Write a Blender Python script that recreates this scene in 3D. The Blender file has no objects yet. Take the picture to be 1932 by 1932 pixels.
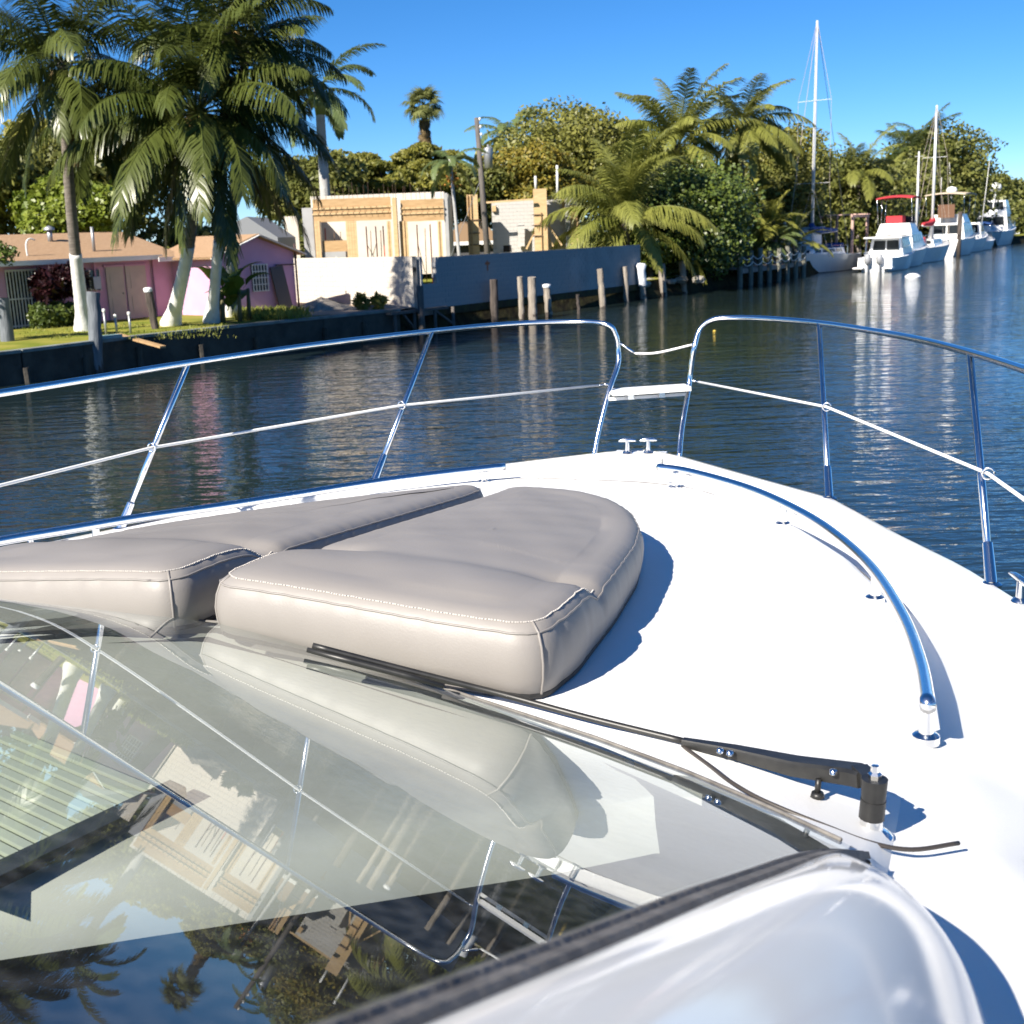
import bpy, math, random
import numpy as np
from mathutils import Vector, Matrix
R = math.radians
random.seed(7)
sc = bpy.context.scene
COL = sc.collection

# ------------------------------------------------------------------ camera
EYE = 3.6                                   # metres above the water
FPX = 2254.0                                # focal length in px of a 1932 px wide picture (28 mm on a 24 mm side)
TH, RO = R(13.14), R(2.14)
fw = np.array([0, math.cos(TH), -math.sin(TH)])
r0 = np.array([1.0, 0, 0]); u0 = np.cross(r0, fw)
rt = r0 * math.cos(RO) - u0 * math.sin(RO)
up = r0 * math.sin(RO) + u0 * math.cos(RO)
cam = bpy.data.objects.new('camera', bpy.data.cameras.new('camera'))
COL.objects.link(cam)
cam.matrix_world = Matrix(((rt[0], up[0], -fw[0], 0), (rt[1], up[1], -fw[1], 0), (rt[2], up[2], -fw[2], EYE), (0, 0, 0, 1)))
cd = cam.data
cd.sensor_fit = 'HORIZONTAL'; cd.sensor_width = 24.0; cd.lens = 28.0
cd.clip_start = 0.05; cd.clip_end = 5000
cd.dof.use_dof = True; cd.dof.focus_distance = 3.2; cd.dof.aperture_fstop = 6.3
sc.camera = cam

# ------------------------------------------------------------------ light
SUN_EL, SUN_AZ = 38.0, 40.0                 # light travels towards azimuth 40 deg (from +Y to +X)
tosun = Vector((-math.sin(R(SUN_AZ)) * math.cos(R(SUN_EL)), -math.cos(R(SUN_AZ)) * math.cos(R(SUN_EL)), math.sin(R(SUN_EL))))
w = bpy.data.worlds.new('World'); sc.world = w; w.use_nodes = True
nt = w.node_tree; nt.nodes.clear()
sky = nt.nodes.new('ShaderNodeTexSky'); sky.sky_type = 'NISHITA'; sky.sun_disc = False
sky.sun_elevation = R(SUN_EL); sky.sun_rotation = R(SUN_AZ + 180)
sky.altitude = 3000; sky.air_density = 1.0; sky.dust_density = 0.0; sky.ozone_density = 8.0
bg = nt.nodes.new('ShaderNodeBackground'); bg.inputs[1].default_value = 0.066
wo = nt.nodes.new('ShaderNodeOutputWorld')
hs = nt.nodes.new('ShaderNodeHueSaturation'); hs.inputs['Saturation'].default_value = 1.16   # polarised, saturated sky of the photograph
nt.links.new(sky.outputs[0], hs.inputs['Color']); nt.links.new(hs.outputs[0], bg.inputs[0]); nt.links.new(bg.outputs[0], wo.inputs[0])
sl = bpy.data.lights.new('sun', 'SUN'); sl.energy = 5.0; sl.angle = R(0.53); sl.color = (1.0, 0.925, 0.81)
so = bpy.data.objects.new('sun', sl); COL.objects.link(so)
so.rotation_euler = (-tosun).to_track_quat('-Z', 'Y').to_euler(); so.location = (-20, -20, 30)
vs = sc.view_settings
vs.view_transform = 'Standard'; vs.look = 'None'; vs.exposure = 1.15; vs.gamma = 1.0; vs.use_curve_mapping = False
sc.cycles.max_bounces = 8; sc.cycles.transparent_max_bounces = 12
sc.cycles.use_denoising = True
sc.cycles.caustics_reflective = False; sc.cycles.caustics_refractive = False

# ------------------------------------------------------------------ survey helpers (photograph measured on a 1932 px grid)
CAM = np.array([0, 0, EYE])
def ray(x, y):
    d = fw * FPX + rt * (x - 966) - up * (y - 966)
    return d / np.linalg.norm(d)
def at(x, y, Y):
    d = ray(x, y); return Vector(CAM + d * (Y / d[1]))
def onz(x, y, z):
    d = ray(x, y); return Vector(CAM + d * ((z - EYE) / d[2]))

# ------------------------------------------------------------------ materials
MATS = {}
def mat(name, col, rough=0.6, metal=0.0, col2=None, scale=8.0, bump=0.0, bscale=None, spec=0.5, coat=0.0, transl=0.0, detail=4.0, stretch=None, ramp=(0.35, 0.65)):
    if name in MATS: return MATS[name]
    m = bpy.data.materials.new(name); m.use_nodes = True
    n, l = m.node_tree.nodes, m.node_tree.links
    b = n['Principled BSDF']
    b.inputs['Base Color'].default_value = (*col, 1); b.inputs['Roughness'].default_value = rough
    b.inputs['Metallic'].default_value = metal; b.inputs['Specular IOR Level'].default_value = spec
    if coat: b.inputs['Coat Weight'].default_value = coat; b.inputs['Coat Roughness'].default_value = 0.05
    co = n.new('ShaderNodeTexCoord'); src = co.outputs['Object']
    if stretch:
        mp = n.new('ShaderNodeMapping'); mp.inputs['Scale'].default_value = stretch; l.new(src, mp.inputs[0]); src = mp.outputs[0]
    cout = None
    if col2:
        t = n.new('ShaderNodeTexNoise'); t.inputs['Scale'].default_value = scale; t.inputs['Detail'].default_value = detail
        l.new(src, t.inputs['Vector'])
        r = n.new('ShaderNodeValToRGB'); r.color_ramp.elements[0].position, r.color_ramp.elements[1].position = ramp
        r.color_ramp.elements[0].color = (*col, 1); r.color_ramp.elements[1].color = (*col2, 1)
        l.new(t.outputs[0], r.inputs[0]); l.new(r.outputs[0], b.inputs['Base Color']); cout = r.outputs[0]
    if bump:
        t2 = n.new('ShaderNodeTexNoise'); t2.inputs['Scale'].default_value = bscale or scale * 3; t2.inputs['Detail'].default_value = 6
        l.new(src, t2.inputs['Vector'])
        bp = n.new('ShaderNodeBump'); bp.inputs['Strength'].default_value = bump; bp.inputs['Distance'].default_value = 0.05
        l.new(t2.outputs[0], bp.inputs['Height']); l.new(bp.outputs[0], b.inputs['Normal'])
    if transl:
        tr = n.new('ShaderNodeBsdfTranslucent'); mx = n.new('ShaderNodeMixShader'); mx.inputs[0].default_value = transl
        if cout: l.new(cout, tr.inputs[0])
        else: tr.inputs[0].default_value = (*col, 1)
        l.new(b.outputs[0], mx.inputs[1]); l.new(tr.outputs[0], mx.inputs[2]); l.new(mx.outputs[0], n['Material Output'].inputs[0])
    MATS[name] = m
    return m

M_gel = mat('gelcoat', (0.80, 0.80, 0.785), 0.09, col2=(0.77, 0.77, 0.75), scale=3, spec=0.5)
M_nonskid = mat('nonskid_deck', (0.80, 0.80, 0.79), 0.5, col2=(0.765, 0.765, 0.75), scale=2.5, bump=0.05, bscale=160)
M_chrome = mat('stainless_steel', (0.84, 0.84, 0.84), 0.17, 1.0)
M_wire = mat('coated_wire', (0.82, 0.81, 0.78), 0.35)
M_vinyl = mat('taupe_vinyl', (0.228, 0.212, 0.198), 0.5, col2=(0.25, 0.233, 0.218), scale=3, bump=0.05, bscale=240, spec=0.45)
M_thread = mat('pale_thread', (0.62, 0.58, 0.53), 0.6)
M_strap = mat('black_strap', (0.015, 0.015, 0.016), 0.6)
M_black = mat('black_plastic', (0.012, 0.012, 0.012), 0.42, col2=(0.02, 0.02, 0.019), scale=40)
M_rub = mat('weathered_rubber_seal', (0.10, 0.092, 0.085), 0.75, col2=(0.18, 0.168, 0.155), scale=25, bump=0.15)
M_hose = mat('grey_hose', (0.04, 0.034, 0.03), 0.5)
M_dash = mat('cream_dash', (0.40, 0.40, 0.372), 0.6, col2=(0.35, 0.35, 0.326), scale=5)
M_cabin = mat('shade_dark_cabin', (0.006, 0.007, 0.009), 0.6)  # near-black colour stands in for roof shade behind the dash edge
M_shade = mat('green_grey_blind', (0.42, 0.45, 0.38), 0.6)
M_darktrim = mat('dark_trim', (0.03, 0.034, 0.036), 0.4)

def glass_mat():
    m = bpy.data.materials.new('windscreen_glass'); m.use_nodes = True
    n, l = m.node_tree.nodes, m.node_tree.links; n.clear()
    o = n.new('ShaderNodeOutputMaterial'); g = n.new('ShaderNodeBsdfGlossy'); g.inputs['Roughness'].default_value = 0.0
    g.inputs[0].default_value = (0.93, 0.96, 0.97, 1)
    t = n.new('ShaderNodeBsdfTransparent'); t.inputs[0].default_value = (0.90, 0.94, 0.915, 1)
    f = n.new('ShaderNodeFresnel'); ge = n.new('ShaderNodeNewGeometry'); mr = n.new('ShaderNodeMapRange'); mr.inputs['To Min'].default_value = 1.6; mr.inputs['To Max'].default_value = 1 / 1.6   # thin pane: same from both sides
    l.new(ge.outputs['Backfacing'], mr.inputs['Value']); l.new(mr.outputs[0], f.inputs[0])
    x = n.new('ShaderNodeMixShader'); l.new(f.outputs[0], x.inputs[0]); l.new(t.outputs[0], x.inputs[1]); l.new(g.outputs[0], x.inputs[2])
    # dust and dried salt film, also painting a milky haze over the pane
    tc = n.new('ShaderNodeTexCoord'); nz = n.new('ShaderNodeTexNoise'); nz.inputs['Scale'].default_value = 55; nz.inputs['Detail'].default_value = 8; l.new(tc.outputs['Object'], nz.inputs['Vector'])
    rm = n.new('ShaderNodeMapRange'); rm.inputs['From Min'].default_value = .42; rm.inputs['From Max'].default_value = .8; rm.inputs['To Min'].default_value = .015; rm.inputs['To Max'].default_value = .10; l.new(nz.outputs[0], rm.inputs['Value'])
    df = n.new('ShaderNodeBsdfDiffuse'); df.inputs[0].default_value = (.7, .7, .66, 1); x2 = n.new('ShaderNodeMixShader'); l.new(rm.outputs[0], x2.inputs[0]); l.new(x.outputs[0], x2.inputs[1]); l.new(df.outputs[0], x2.inputs[2])
    l.new(x2.outputs[0], o.inputs[0]); return m
M_glass = glass_mat()

# ------------------------------------------------------------------ mesh helpers
class MB:
    def __init__(s): s.v = []; s.f = []
    def add(s, vs, fs):
        o = len(s.v); s.v += [tuple(x) for x in vs]; s.f += [tuple(i + o for i in f) for f in fs]; return s
    def box(s, c, d, rz=0.0, ax=None):
        c = Vector(c); hx, hy, hz = d[0] / 2, d[1] / 2, d[2] / 2
        M = ax if ax is not None else Matrix.Rotation(rz, 3, 'Z')
        vs = [c + M @ Vector((x * hx, y * hy, z * hz)) for z in (-1, 1) for y in (-1, 1) for x in (-1, 1)]
        return s.add(vs, [(0, 2, 3, 1), (4, 5, 7, 6), (0, 1, 5, 4), (2, 6, 7, 3), (0, 4, 6, 2), (1, 3, 7, 5)])
    def bar(s, a, b, wd, ht=None, upv=(0, 0, 1)):
        a, b = Vector(a), Vector(b); z = (b - a); L = z.length; z.normalize()
        x = Vector(upv).cross(z)
        if x.length < 1e-4: x = Vector((1, 0, 0)).cross(z)
        x.normalize(); y = z.cross(x)
        return s.box((a + b) / 2, (wd, ht or wd, L), ax=Matrix((x, y, z)).transposed())
    def tube(s, pts, r, n=8, cap=True):
        pts = [Vector(p) for p in pts]; k = len(pts)
        rs = r if isinstance(r, (list, tuple)) else [r] * k
        prev = None; vs = []
        for i, p in enumerate(pts):
            t = (pts[min(i + 1, k - 1)] - pts[max(i - 1, 0)]).normalized()
            if prev is None:
                a = Vector((0, 0, 1)) if abs(t.z) < 0.9 else Vector((1, 0, 0))
                x = a.cross(t).normalized()
            else:
                x = (prev - t * prev.dot(t)).normalized()
            prev = x; y = t.cross(x)
            vs += [p + (x * math.cos(2 * math.pi * j / n) + y * math.sin(2 * math.pi * j / n)) * rs[i] for j in range(n)]
        fs = [(i * n + j, i * n + (j + 1) % n, (i + 1) * n + (j + 1) % n, (i + 1) * n + j) for i in range(k - 1) for j in range(n)]
        if cap: fs += [tuple(range(n - 1, -1, -1)), tuple(range((k - 1) * n, k * n))]
        return s.add(vs, fs)
    def grid(s, rows):
        n = len(rows[0]); vs = [p for r in rows for p in r]
        return s.add(vs, [(i * n + j, i * n + j + 1, (i + 1) * n + j + 1, (i + 1) * n + j) for i in range(len(rows) - 1) for j in range(n - 1)])
    def lathe(s, prof, c=(0, 0, 0), n=12):
        c = Vector(c)
        rows = [[c + Vector((r * math.cos(2 * math.pi * j / n), r * math.sin(2 * math.pi * j / n), z)) for j in range(n + 1)] for r, z in prof]
        return s.grid(rows)
    def prism(s, poly, d):      # closed polygon of 3-D points swept by d
        k = len(poly); d = Vector(d); poly = [Vector(p) for p in poly]
        return s.add(poly + [p + d for p in poly], [tuple(range(k - 1, -1, -1)), tuple(range(k, 2 * k))] + [(i, (i + 1) % k, (i + 1) % k + k, i + k) for i in range(k)])
    def mesh(s, name, m, smooth=False):
        me = bpy.data.meshes.new(name); me.from_pydata(s.v, [], s.f); me.update()
        if m: me.materials.append(m)
        if smooth: me.polygons.foreach_set('use_smooth', [True] * len(me.polygons))
        return me
    def build(s, name, m, parent=None, smooth=False, autosmooth=None):
        me = s.mesh(name, m, smooth)
        if autosmooth:
            me.polygons.foreach_set('use_smooth', [True] * len(me.polygons)); me.set_sharp_from_angle(angle=R(autosmooth))
        return link(name, me, parent)
def link(name, me, parent=None):
    o = bpy.data.objects.new(name, me); COL.objects.link(o)
    if parent: o.parent = parent
    return o
def tag(o, label=None, cat=None, group=None, kind=None):
    if label: o['label'] = label
    if cat: o['category'] = cat
    if group: o['group'] = group
    if kind: o['kind'] = kind
    return o
def empty(name, loc, rz=0, label=None, cat=None, group=None):
    o = bpy.data.objects.new(name, None); COL.objects.link(o); o.location = loc; o.rotation_euler = (0, 0, rz)
    return tag(o, label, cat, group)
def spline(pts, n=8):
    P = [Vector(p) for p in pts]; P = [2 * P[0] - P[1]] + P + [2 * P[-1] - P[-2]]; out = []
    for i in range(1, len(P) - 2):
        for k in range(n):
            t = k / n; a, b, c, d = P[i - 1:i + 3]
            out.append(0.5 * ((2 * b) + (c - a) * t + (2 * a - 5 * b + 4 * c - d) * t * t + (3 * b - a - 3 * c + d) * t ** 3))
    return out + [P[-2]]
def fastmesh(name, V, F, m, smooth=False):       # numpy quads
    me = bpy.data.meshes.new(name); V = np.asarray(V, np.float32); F = np.asarray(F, np.int32)
    me.vertices.add(len(V)); me.vertices.foreach_set('co', V.ravel())
    me.loops.add(F.size); me.loops.foreach_set('vertex_index', F.ravel())
    me.polygons.add(len(F)); me.polygons.foreach_set('loop_start', np.arange(0, F.size, F.shape[1], dtype=np.int32))
    me.materials.append(m); me.update(calc_edges=True); me.validate()
    if smooth: me.polygons.foreach_set('use_smooth', [True] * len(F))
    return me

# ================================================================== SETTING: water, ground, banks
BANK = [(-75, -48), (-30, 12), (-20, 25.3), (-13.7, 33.6), (-11.6, 37.4), (-8.7, 41.1), (-6.7, 43.4), (-4.2, 46.3), (-2.6, 49.0), (2.2, 56.3), (7, 62.9),
        (10.5, 68.5), (14, 74.5), (19, 81.5), (24, 90), (33, 104), (46, 125), (62, 150), (78, 172), (100, 186), (140, 194), (300, 206), (900, 240)]
GZ = 0.9
def water_mat():
    m = bpy.data.materials.new('canal_water'); m.use_nodes = True
    n, l = m.node_tree.nodes, m.node_tree.links; b = n['Principled BSDF']
    b.inputs['Base Color'].default_value = (0.013, 0.023, 0.024, 1); b.inputs['Roughness'].default_value = 0.03; b.inputs['IOR'].default_value = 1.42
    co = n.new('ShaderNodeTexCoord'); prev = None
    for sc_, st, dist, rot in (((0.8, 2.3, 1), 0.55, 0.085, 8), ((2.6, 6.0, 1), 0.55, 0.032, -12), ((0.2, 0.5, 1), 0.4, 0.10, 22)):
        mp = n.new('ShaderNodeMapping'); mp.inputs['Scale'].default_value = sc_; mp.inputs['Rotation'].default_value = (0, 0, R(rot))
        t = n.new('ShaderNodeTexNoise'); t.inputs['Scale'].default_value = 1.0; t.inputs['Detail'].default_value = 3.0; t.inputs['Roughness'].default_value = 0.5
        l.new(co.outputs['Object'], mp.inputs[0]); l.new(mp.outputs[0], t.inputs['Vector'])
        bp = n.new('ShaderNodeBump'); bp.inputs['Strength'].default_value = st; bp.inputs['Distance'].default_value = dist
        l.new(t.outputs[0], bp.inputs['Height'])
        if prev: l.new(prev, bp.inputs['Normal'])
        prev = bp.outputs[0]
        wn = n.new('ShaderNodeTexNoise'); wn.inputs['Scale'].default_value = 0.055; wn.inputs['Detail'].default_value = 2; l.new(co.outputs['Object'], wn.inputs['Vector'])   # wind patches
        wr = n.new('ShaderNodeMapRange'); wr.inputs['From Min'].default_value = .35; wr.inputs['From Max'].default_value = .65; wr.inputs['To Min'].default_value = st * .45; wr.inputs['To Max'].default_value = min(1, st * 1.6); l.new(wn.outputs[0], wr.inputs['Value']); l.new(wr.outputs[0], bp.inputs['Strength'])
    l.new(prev, b.inputs['Normal'])
    return m
mb = MB(); mb.grid([[(x, y, 0) for x in (-2500, -200, -40, 0, 40, 200, 2500)] for y in (-2500, -100, 0, 60, 200, 800, 2500)])
tag(mb.build('water', water_mat()), kind='structure')

M_lawn = mat('lawn', (0.14, 0.17, 0.022), 0.9, col2=(0.26, 0.24, 0.05), scale=0.9, bump=0.6, bscale=9, spec=0.1)
M_earth = mat('dark_bank_earth', (0.02, 0.017, 0.012), 0.95, col2=(0.045, 0.042, 0.02), scale=2, bump=0.8, bscale=5, spec=0.1)
rows = []
for off, dz in ((0.0, 0), (2.5, 0.02), (14, 0.02), (60, 0.05), (1500, 0.1)):
    row = []
    for i, p in enumerate(BANK):
        a = Vector(BANK[max(i - 1, 0)]); b = Vector(BANK[min(i + 1, len(BANK) - 1)]); d = (b - a).normalized()
        nrm = Vector((-d.y, d.x))
        if off > 100: nrm = Vector((-0.55, 0.83)) if i < 19 else Vector((0, 1))
        row.append((p[0] + nrm.x * off, p[1] + nrm.y * off, GZ + dz))
    rows.append(row)
mb = MB(); mb.grid(rows[::-1]); tag(mb.build('ground', M_lawn), kind='structure')
# sloping dark mud bank below the ground edge
rows = [[], [], []]
for i, p in enumerate(BANK):
    a = Vector(BANK[max(i - 1, 0)]); b = Vector(BANK[min(i + 1, len(BANK) - 1)]); d = (b - a).normalized(); q = Vector((d.y, -d.x))
    for k, (o, z) in enumerate(((-0.04, GZ + 0.015), (0.05, 0.45), (0.22 if i < 8 else 0.8, -1.2))): rows[k].append((p[0] + q.x * o, p[1] + q.y * o, z))
mb = MB(); mb.grid(rows); tag(mb.build('canal_bank', M_earth), kind='structure')

# concrete seawall below the pink house: panels, posts and a cap
M_sea = mat('wet_dark_concrete', (0.035, 0.031, 0.026), 0.85, col2=(0.075, 0.066, 0.052), scale=1.6, bump=0.5, bscale=7)
M_cap = mat('pale_seawall_cap', (0.22, 0.25, 0.24), 0.8, col2=(0.14, 0.15, 0.14), scale=2, bump=0.3)
sw = empty('seawall', (-13.7, 33.6, 0), 0, 'dark weathered concrete seawall with a thin pale cap along the lawn', 'seawall')
SW = [Vector(p) for p in BANK[1:8]]
seg = []
for a, b in zip(SW, SW[1:]):
    k = max(1, round((b - a).length / 2.4)); seg += [(a.lerp(b, i / k), a.lerp(b, (i + 1) / k)) for i in range(k)]
O = Vector((13.7, -33.6, 0))
for a, b in seg:
    d = (b - a).normalized(); q = Vector((d.y, -d.x)); rz = math.atan2(d.y, d.x); c = (a + b) / 2
    L = (b - a).length
    mb = MB(); mb.box((c.x + q.x * 0.2 + O.x, c.y + q.y * 0.2 + O.y, 0.0), (L - 0.02, 0.16, 1.7), rz); mb.build('panel', M_sea, sw)
    mb = MB(); mb.box((c.x + q.x * 0.16 + O.x, c.y + q.y * 0.16 + O.y, GZ), (L + 0.0, 0.34, 0.09), rz); mb.build('cap', M_cap, sw)
    mb = MB(); mb.tube([(a.x + q.x * 0.36 + O.x, a.y + q.y * 0.36 + O.y, -1.0), (a.x + q.x * 0.33 + O.x, a.y + q.y * 0.33 + O.y, 0.42 + random.random() * 0.2)], [0.13, 0.10], 7); mb.build('post', M_sea, sw, autosmooth=40)

# ================================================================== THE YACHT we stand on (u forward, v to starboard, z above the deck edge)
PSI, V0, DECK = R(21.34), -1.54, 2.5
YLOC = (V0 * math.cos(PSI), -V0 * math.sin(PSI), 0)
yacht = empty('motor_yacht', YLOC, -PSI, 'white motor yacht foredeck with steel bow rails and raked windscreen', 'yacht')
def Y(u, v, z): return Vector((v, u, z + DECK))
def YS(pts): return [Y(*p) for p in pts]
ip = np.interp
BU = [-4, 0, 1.5, 2.5, 3.34, 3.6, 3.95, 4.32, 4.86, 5.29, 5.5, 5.65, 5.74, 5.80]
BV = [2.25, 2.25, 2.2, 2.06, 1.84, 1.72, 1.56, 1.34, 1.05, 0.61, 0.40, 0.25, 0.14, 0.03]
def hb(u): return float(ip(u, BU, BV))
ZU = [-1, .5, .84, 1.12, 1.36, 1.6, 1.9, 2.05, 3.0, 3.8, 4.6, 5.2, 5.8]; ZZ = [.62, .55, .51, .455, .41, .355, .30, .285, .19, .11, .06, .02, -.03]
def zd(u, v): return float(ip(u, ZU, ZZ)) - .08 * min(abs(v), 1.5) ** 2 * float(ip(u, [2, 4.6], [1, .6]))
TU = [-4, 1.0, 1.6, 2.0, 2.3, 2.63, 3.0, 3.5, 3.94, 4.26, 4.53, 4.78, 4.95, 5.1, 5.2]; TV = [1.9, 1.9, 1.8, 1.66, 1.575, 1.54, 1.48, 1.365, 1.195, 1.01, .81, .56, .40, .2, .02]
def vt(u): return float(ip(u, TU, TV)) if u < 5.2 else -0.1
GLU = [0, .3, .6, .72, .94, 1.13, 1.29, 1.42]; GLB = [2.12, 2.06, 2.0, 1.966, 1.92, 1.82, 1.683, 1.55]
def ub(v): return float(ip(abs(v), GLU, GLB))
def zg(u, v): return (1.04 - .363 * u - .17 * (math.sqrt(v * v + .012) - .03)) / .915
def sst(x): x = max(0.0, min(1.0, x)); return x * x * (3 - 2 * x)
def zdeck(u, v):
    rw = float(ip(u, [2.2, 3.6], [.42, .14])); t = sst((vt(u) + rw * .3 - abs(v)) / rw + 0.35)
    zs = float(ip(u, [1.3, 2.6, 5.0, 5.6], [.02, -.05, -.06, -.05]))
    zt = zd(u, v)
    if u < ub(v) + 0.6 and abs(v) < 1.46:
        d = zg(ub(v), v) - .012 - zd(ub(v), v); zt += d * math.exp(-max(0, u - ub(v)) / .18)
    return zs + (zt - zs) * t
def uf(v):                        # forward limit of the deck at this half breadth
    v = abs(v) + 0.09
    return float(ip(-v, [-x for x in BV[2:]], BU[2:])) if v > BV[-1] else BU[-1]
def zfun(u, v): return zdeck(u, v)
# foredeck
rows = []
NV, NU = 150, 130
for j in range(NV + 1):
    v = -1.46 + 2.92 * j / NV; a, b = ub(v), uf(v)
    rows.append([Y(a + (b - a) * i / NU, v, zfun(a + (b - a) * i / NU, v)) for i in range(NU + 1)])
mb = MB(); mb.grid(rows); mb.build('foredeck', M_nonskid, yacht, True)
for sgn in (-1, 1):
    rows = []
    for j in range(41):
        v = 1.46 + (2.24 - 1.46 - 0.08) * j / 40; b = uf(v)
        rows.append([Y(-1.5 + (b + 1.5) * i / 90, sgn * v, zfun(-1.5 + (b + 1.5) * i / 90, v)) for i in range(91)])
    mb = MB(); mb.grid(rows if sgn > 0 else rows[::-1]); mb.build('side_deck', M_nonskid, yacht, True)
    # bulwark: inner face, rounded cap, flared topsides
    us = [-2 + 0.1 * i for i in range(0, 68)] + [4.8 + 0.04 * i for i in range(0, 25)] + [5.78, 5.80]
    rows = []
    for u in us:
        h = hb(u); e = min(u, 5.8); t = max(0.0, (u - 4.8)) * 0.12
        k = h / (h + 0.02)
        prof = [(max(h - .105, 0), -.10), (max(h - .095, 0), -.01), (max(h - .075, 0), .008), (max(h - .02, 0), .008), (h, -.006), (h + .012, -.05), (h * .97, -.5), (h * .86, -1.3), (h * .70, -2.3), (h * .5, -3.0)]
        rows.append([Y(u - (0 if z > -.2 else -z * 0.22 * sst((u - 3.5) / 2.3)), sgn * x, z) for x, z in prof])
    mb = MB(); mb.grid(rows if sgn < 0 else rows[::-1])
    mb.build('bulwark', M_gel, yacht, True)
mb = MB(); mb.box(Y(5.70, 0, -.03), (.26, .16, .07)); mb.build('bow_plate', M_gel, yacht)

# glass
SU = [-0.45, .468, .708, .945, 1.312, 1.44, 1.55]; SV = [1.19, 1.279, 1.304, 1.326, 1.371, 1.395, 1.42]
def wv(u): return float(ip(u, SU, SV))
NT, NS = 60, 44; rows = []
for j in range(NT + 1):
    t = -1 + 2 * j / NT; b = ub(t * 1.42); row = []
    for i in range(NS + 1):
        u = b + (-0.45 - b) * i / NS; v = t * wv(u); row.append(Y(u, v, zg(u, v)))
    rows.append(row)
mb = MB(); mb.grid(rows); mb.build('windscreen', M_glass, yacht, True)
# dark bead between glass and deck
bead = [(ub(v), v, zg(ub(v), v) + .002) for v in [-1.40 + 2.8 * i / 60 for i in range(61)]]
mb = MB(); mb.tube(YS(bead), .0032, 6); mb.build('glass_bead', M_rub, yacht, True)
# seals and moulded A pillars
SE = [(1.575, 1.432, .236), (1.44, 1.398, .305), (1.312, 1.373, .36), (1.12, 1.348, .44), (.945, 1.328, .514), (.708, 1.304, .612), (.468, 1.279, .712), (.2, 1.255, .825), (-.45, 1.19, 1.09)]
BA = [(1.56, 1.445, .17), (1.49, 1.475, .165), (1.39, 1.515, .17), (1.28, 1.555, .185), (1.14, 1.59, .21), (.84, 1.62, .25), (.5, 1.635, .29), (.2, 1.645, .33), (-.45, 1.66, .5)]
for sgn in (-1, 1):
    S_ = spline(SE, 6); B_ = spline(BA, 6); rows = []; flr = []
    for k, (s, b) in enumerate(zip(S_, B_)):
        g = sst(k / 20.0)
        s2 = s + Vector((0, .02 * g, .004)); c = s2.lerp(b, .62) + Vector((0, 0, (s2.z - b.z) * .60 + .045 * g))
        row = []
        for i in range(25):
            t = i / 24; p1 = s2 + Vector((0, .07 * g, .060 * g)); p2 = b + Vector((.0, .02 * g, .62 * (s2.z - b.z) + .05 * g)); p = s2 * (1 - t) ** 3 + p1 * 3 * t * (1 - t) ** 2 + p2 * 3 * t * t * (1 - t) + b * t ** 3; row.append(Y(p.x, sgn * p.y, p.z))
        nb_ = Vector((.55, .8, 0)).normalized()
        o1 = b + Vector((nb_.x * .006, nb_.y * .012, -.012)); o2 = b + Vector((nb_.x * .04, nb_.y * .055, -.014)); o3 = b + Vector((nb_.x * .06, nb_.y * .085, -.05)); o4 = b + Vector((nb_.x * .07, nb_.y * .1, -.30))
        rows.append(row); flr.append([Y(p.x, sgn * p.y, p.z) for p in (b, o1, o2, o2 + Vector((.01, .02, -.03)))])
    mb = MB(); mb.grid(rows if sgn > 0 else rows[::-1]); mb.build('windscreen_pillar', M_gel, yacht, True)
    rows = []
    for k, s in enumerate(S_):
        g = min(1.0, .35 + k / 14.0)
        rows.append([Y(s.x, sgn * (s.y + o * g), s.z + h) for o, h in ((-.020, -.002), (-.018, .006), (-.004, .010), (.002, .004), (.004, .009), (.016, .010), (.024, .0), (.024, -.02))])
    mb = MB(); mb.grid(rows if sgn > 0 else rows[::-1]); mb.build('glass_seal', M_rub, yacht, autosmooth=50)
# dashboard ends where roof shade would begin; near-black cabin colour stands for that shade
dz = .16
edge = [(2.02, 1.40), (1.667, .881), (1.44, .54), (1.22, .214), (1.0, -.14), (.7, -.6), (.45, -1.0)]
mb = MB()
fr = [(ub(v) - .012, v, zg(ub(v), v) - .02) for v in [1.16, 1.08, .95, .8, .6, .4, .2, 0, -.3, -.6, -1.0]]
ed = [(ub(1.16) - .016, 1.16, zg(ub(1.16), 1.16) - .025), (1.79, 1.08, dz + .015), (1.70, .93, dz), (1.60, .78, dz), (1.47, .59, dz), (1.345, .4, dz), (1.21, .2, dz), (1.09, 0, dz), (.90, -.3, dz), (.7, -.6, dz), (.45, -1.0, dz)]  # aft edge drawn along the line of the missing roof's shadow
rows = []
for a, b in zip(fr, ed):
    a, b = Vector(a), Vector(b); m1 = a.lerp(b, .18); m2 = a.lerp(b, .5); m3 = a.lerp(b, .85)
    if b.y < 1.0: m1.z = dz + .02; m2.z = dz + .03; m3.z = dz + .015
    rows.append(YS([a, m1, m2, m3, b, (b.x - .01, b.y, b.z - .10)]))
mb.grid(rows); mb.build('dashboard', M_dash, yacht, True)
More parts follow.
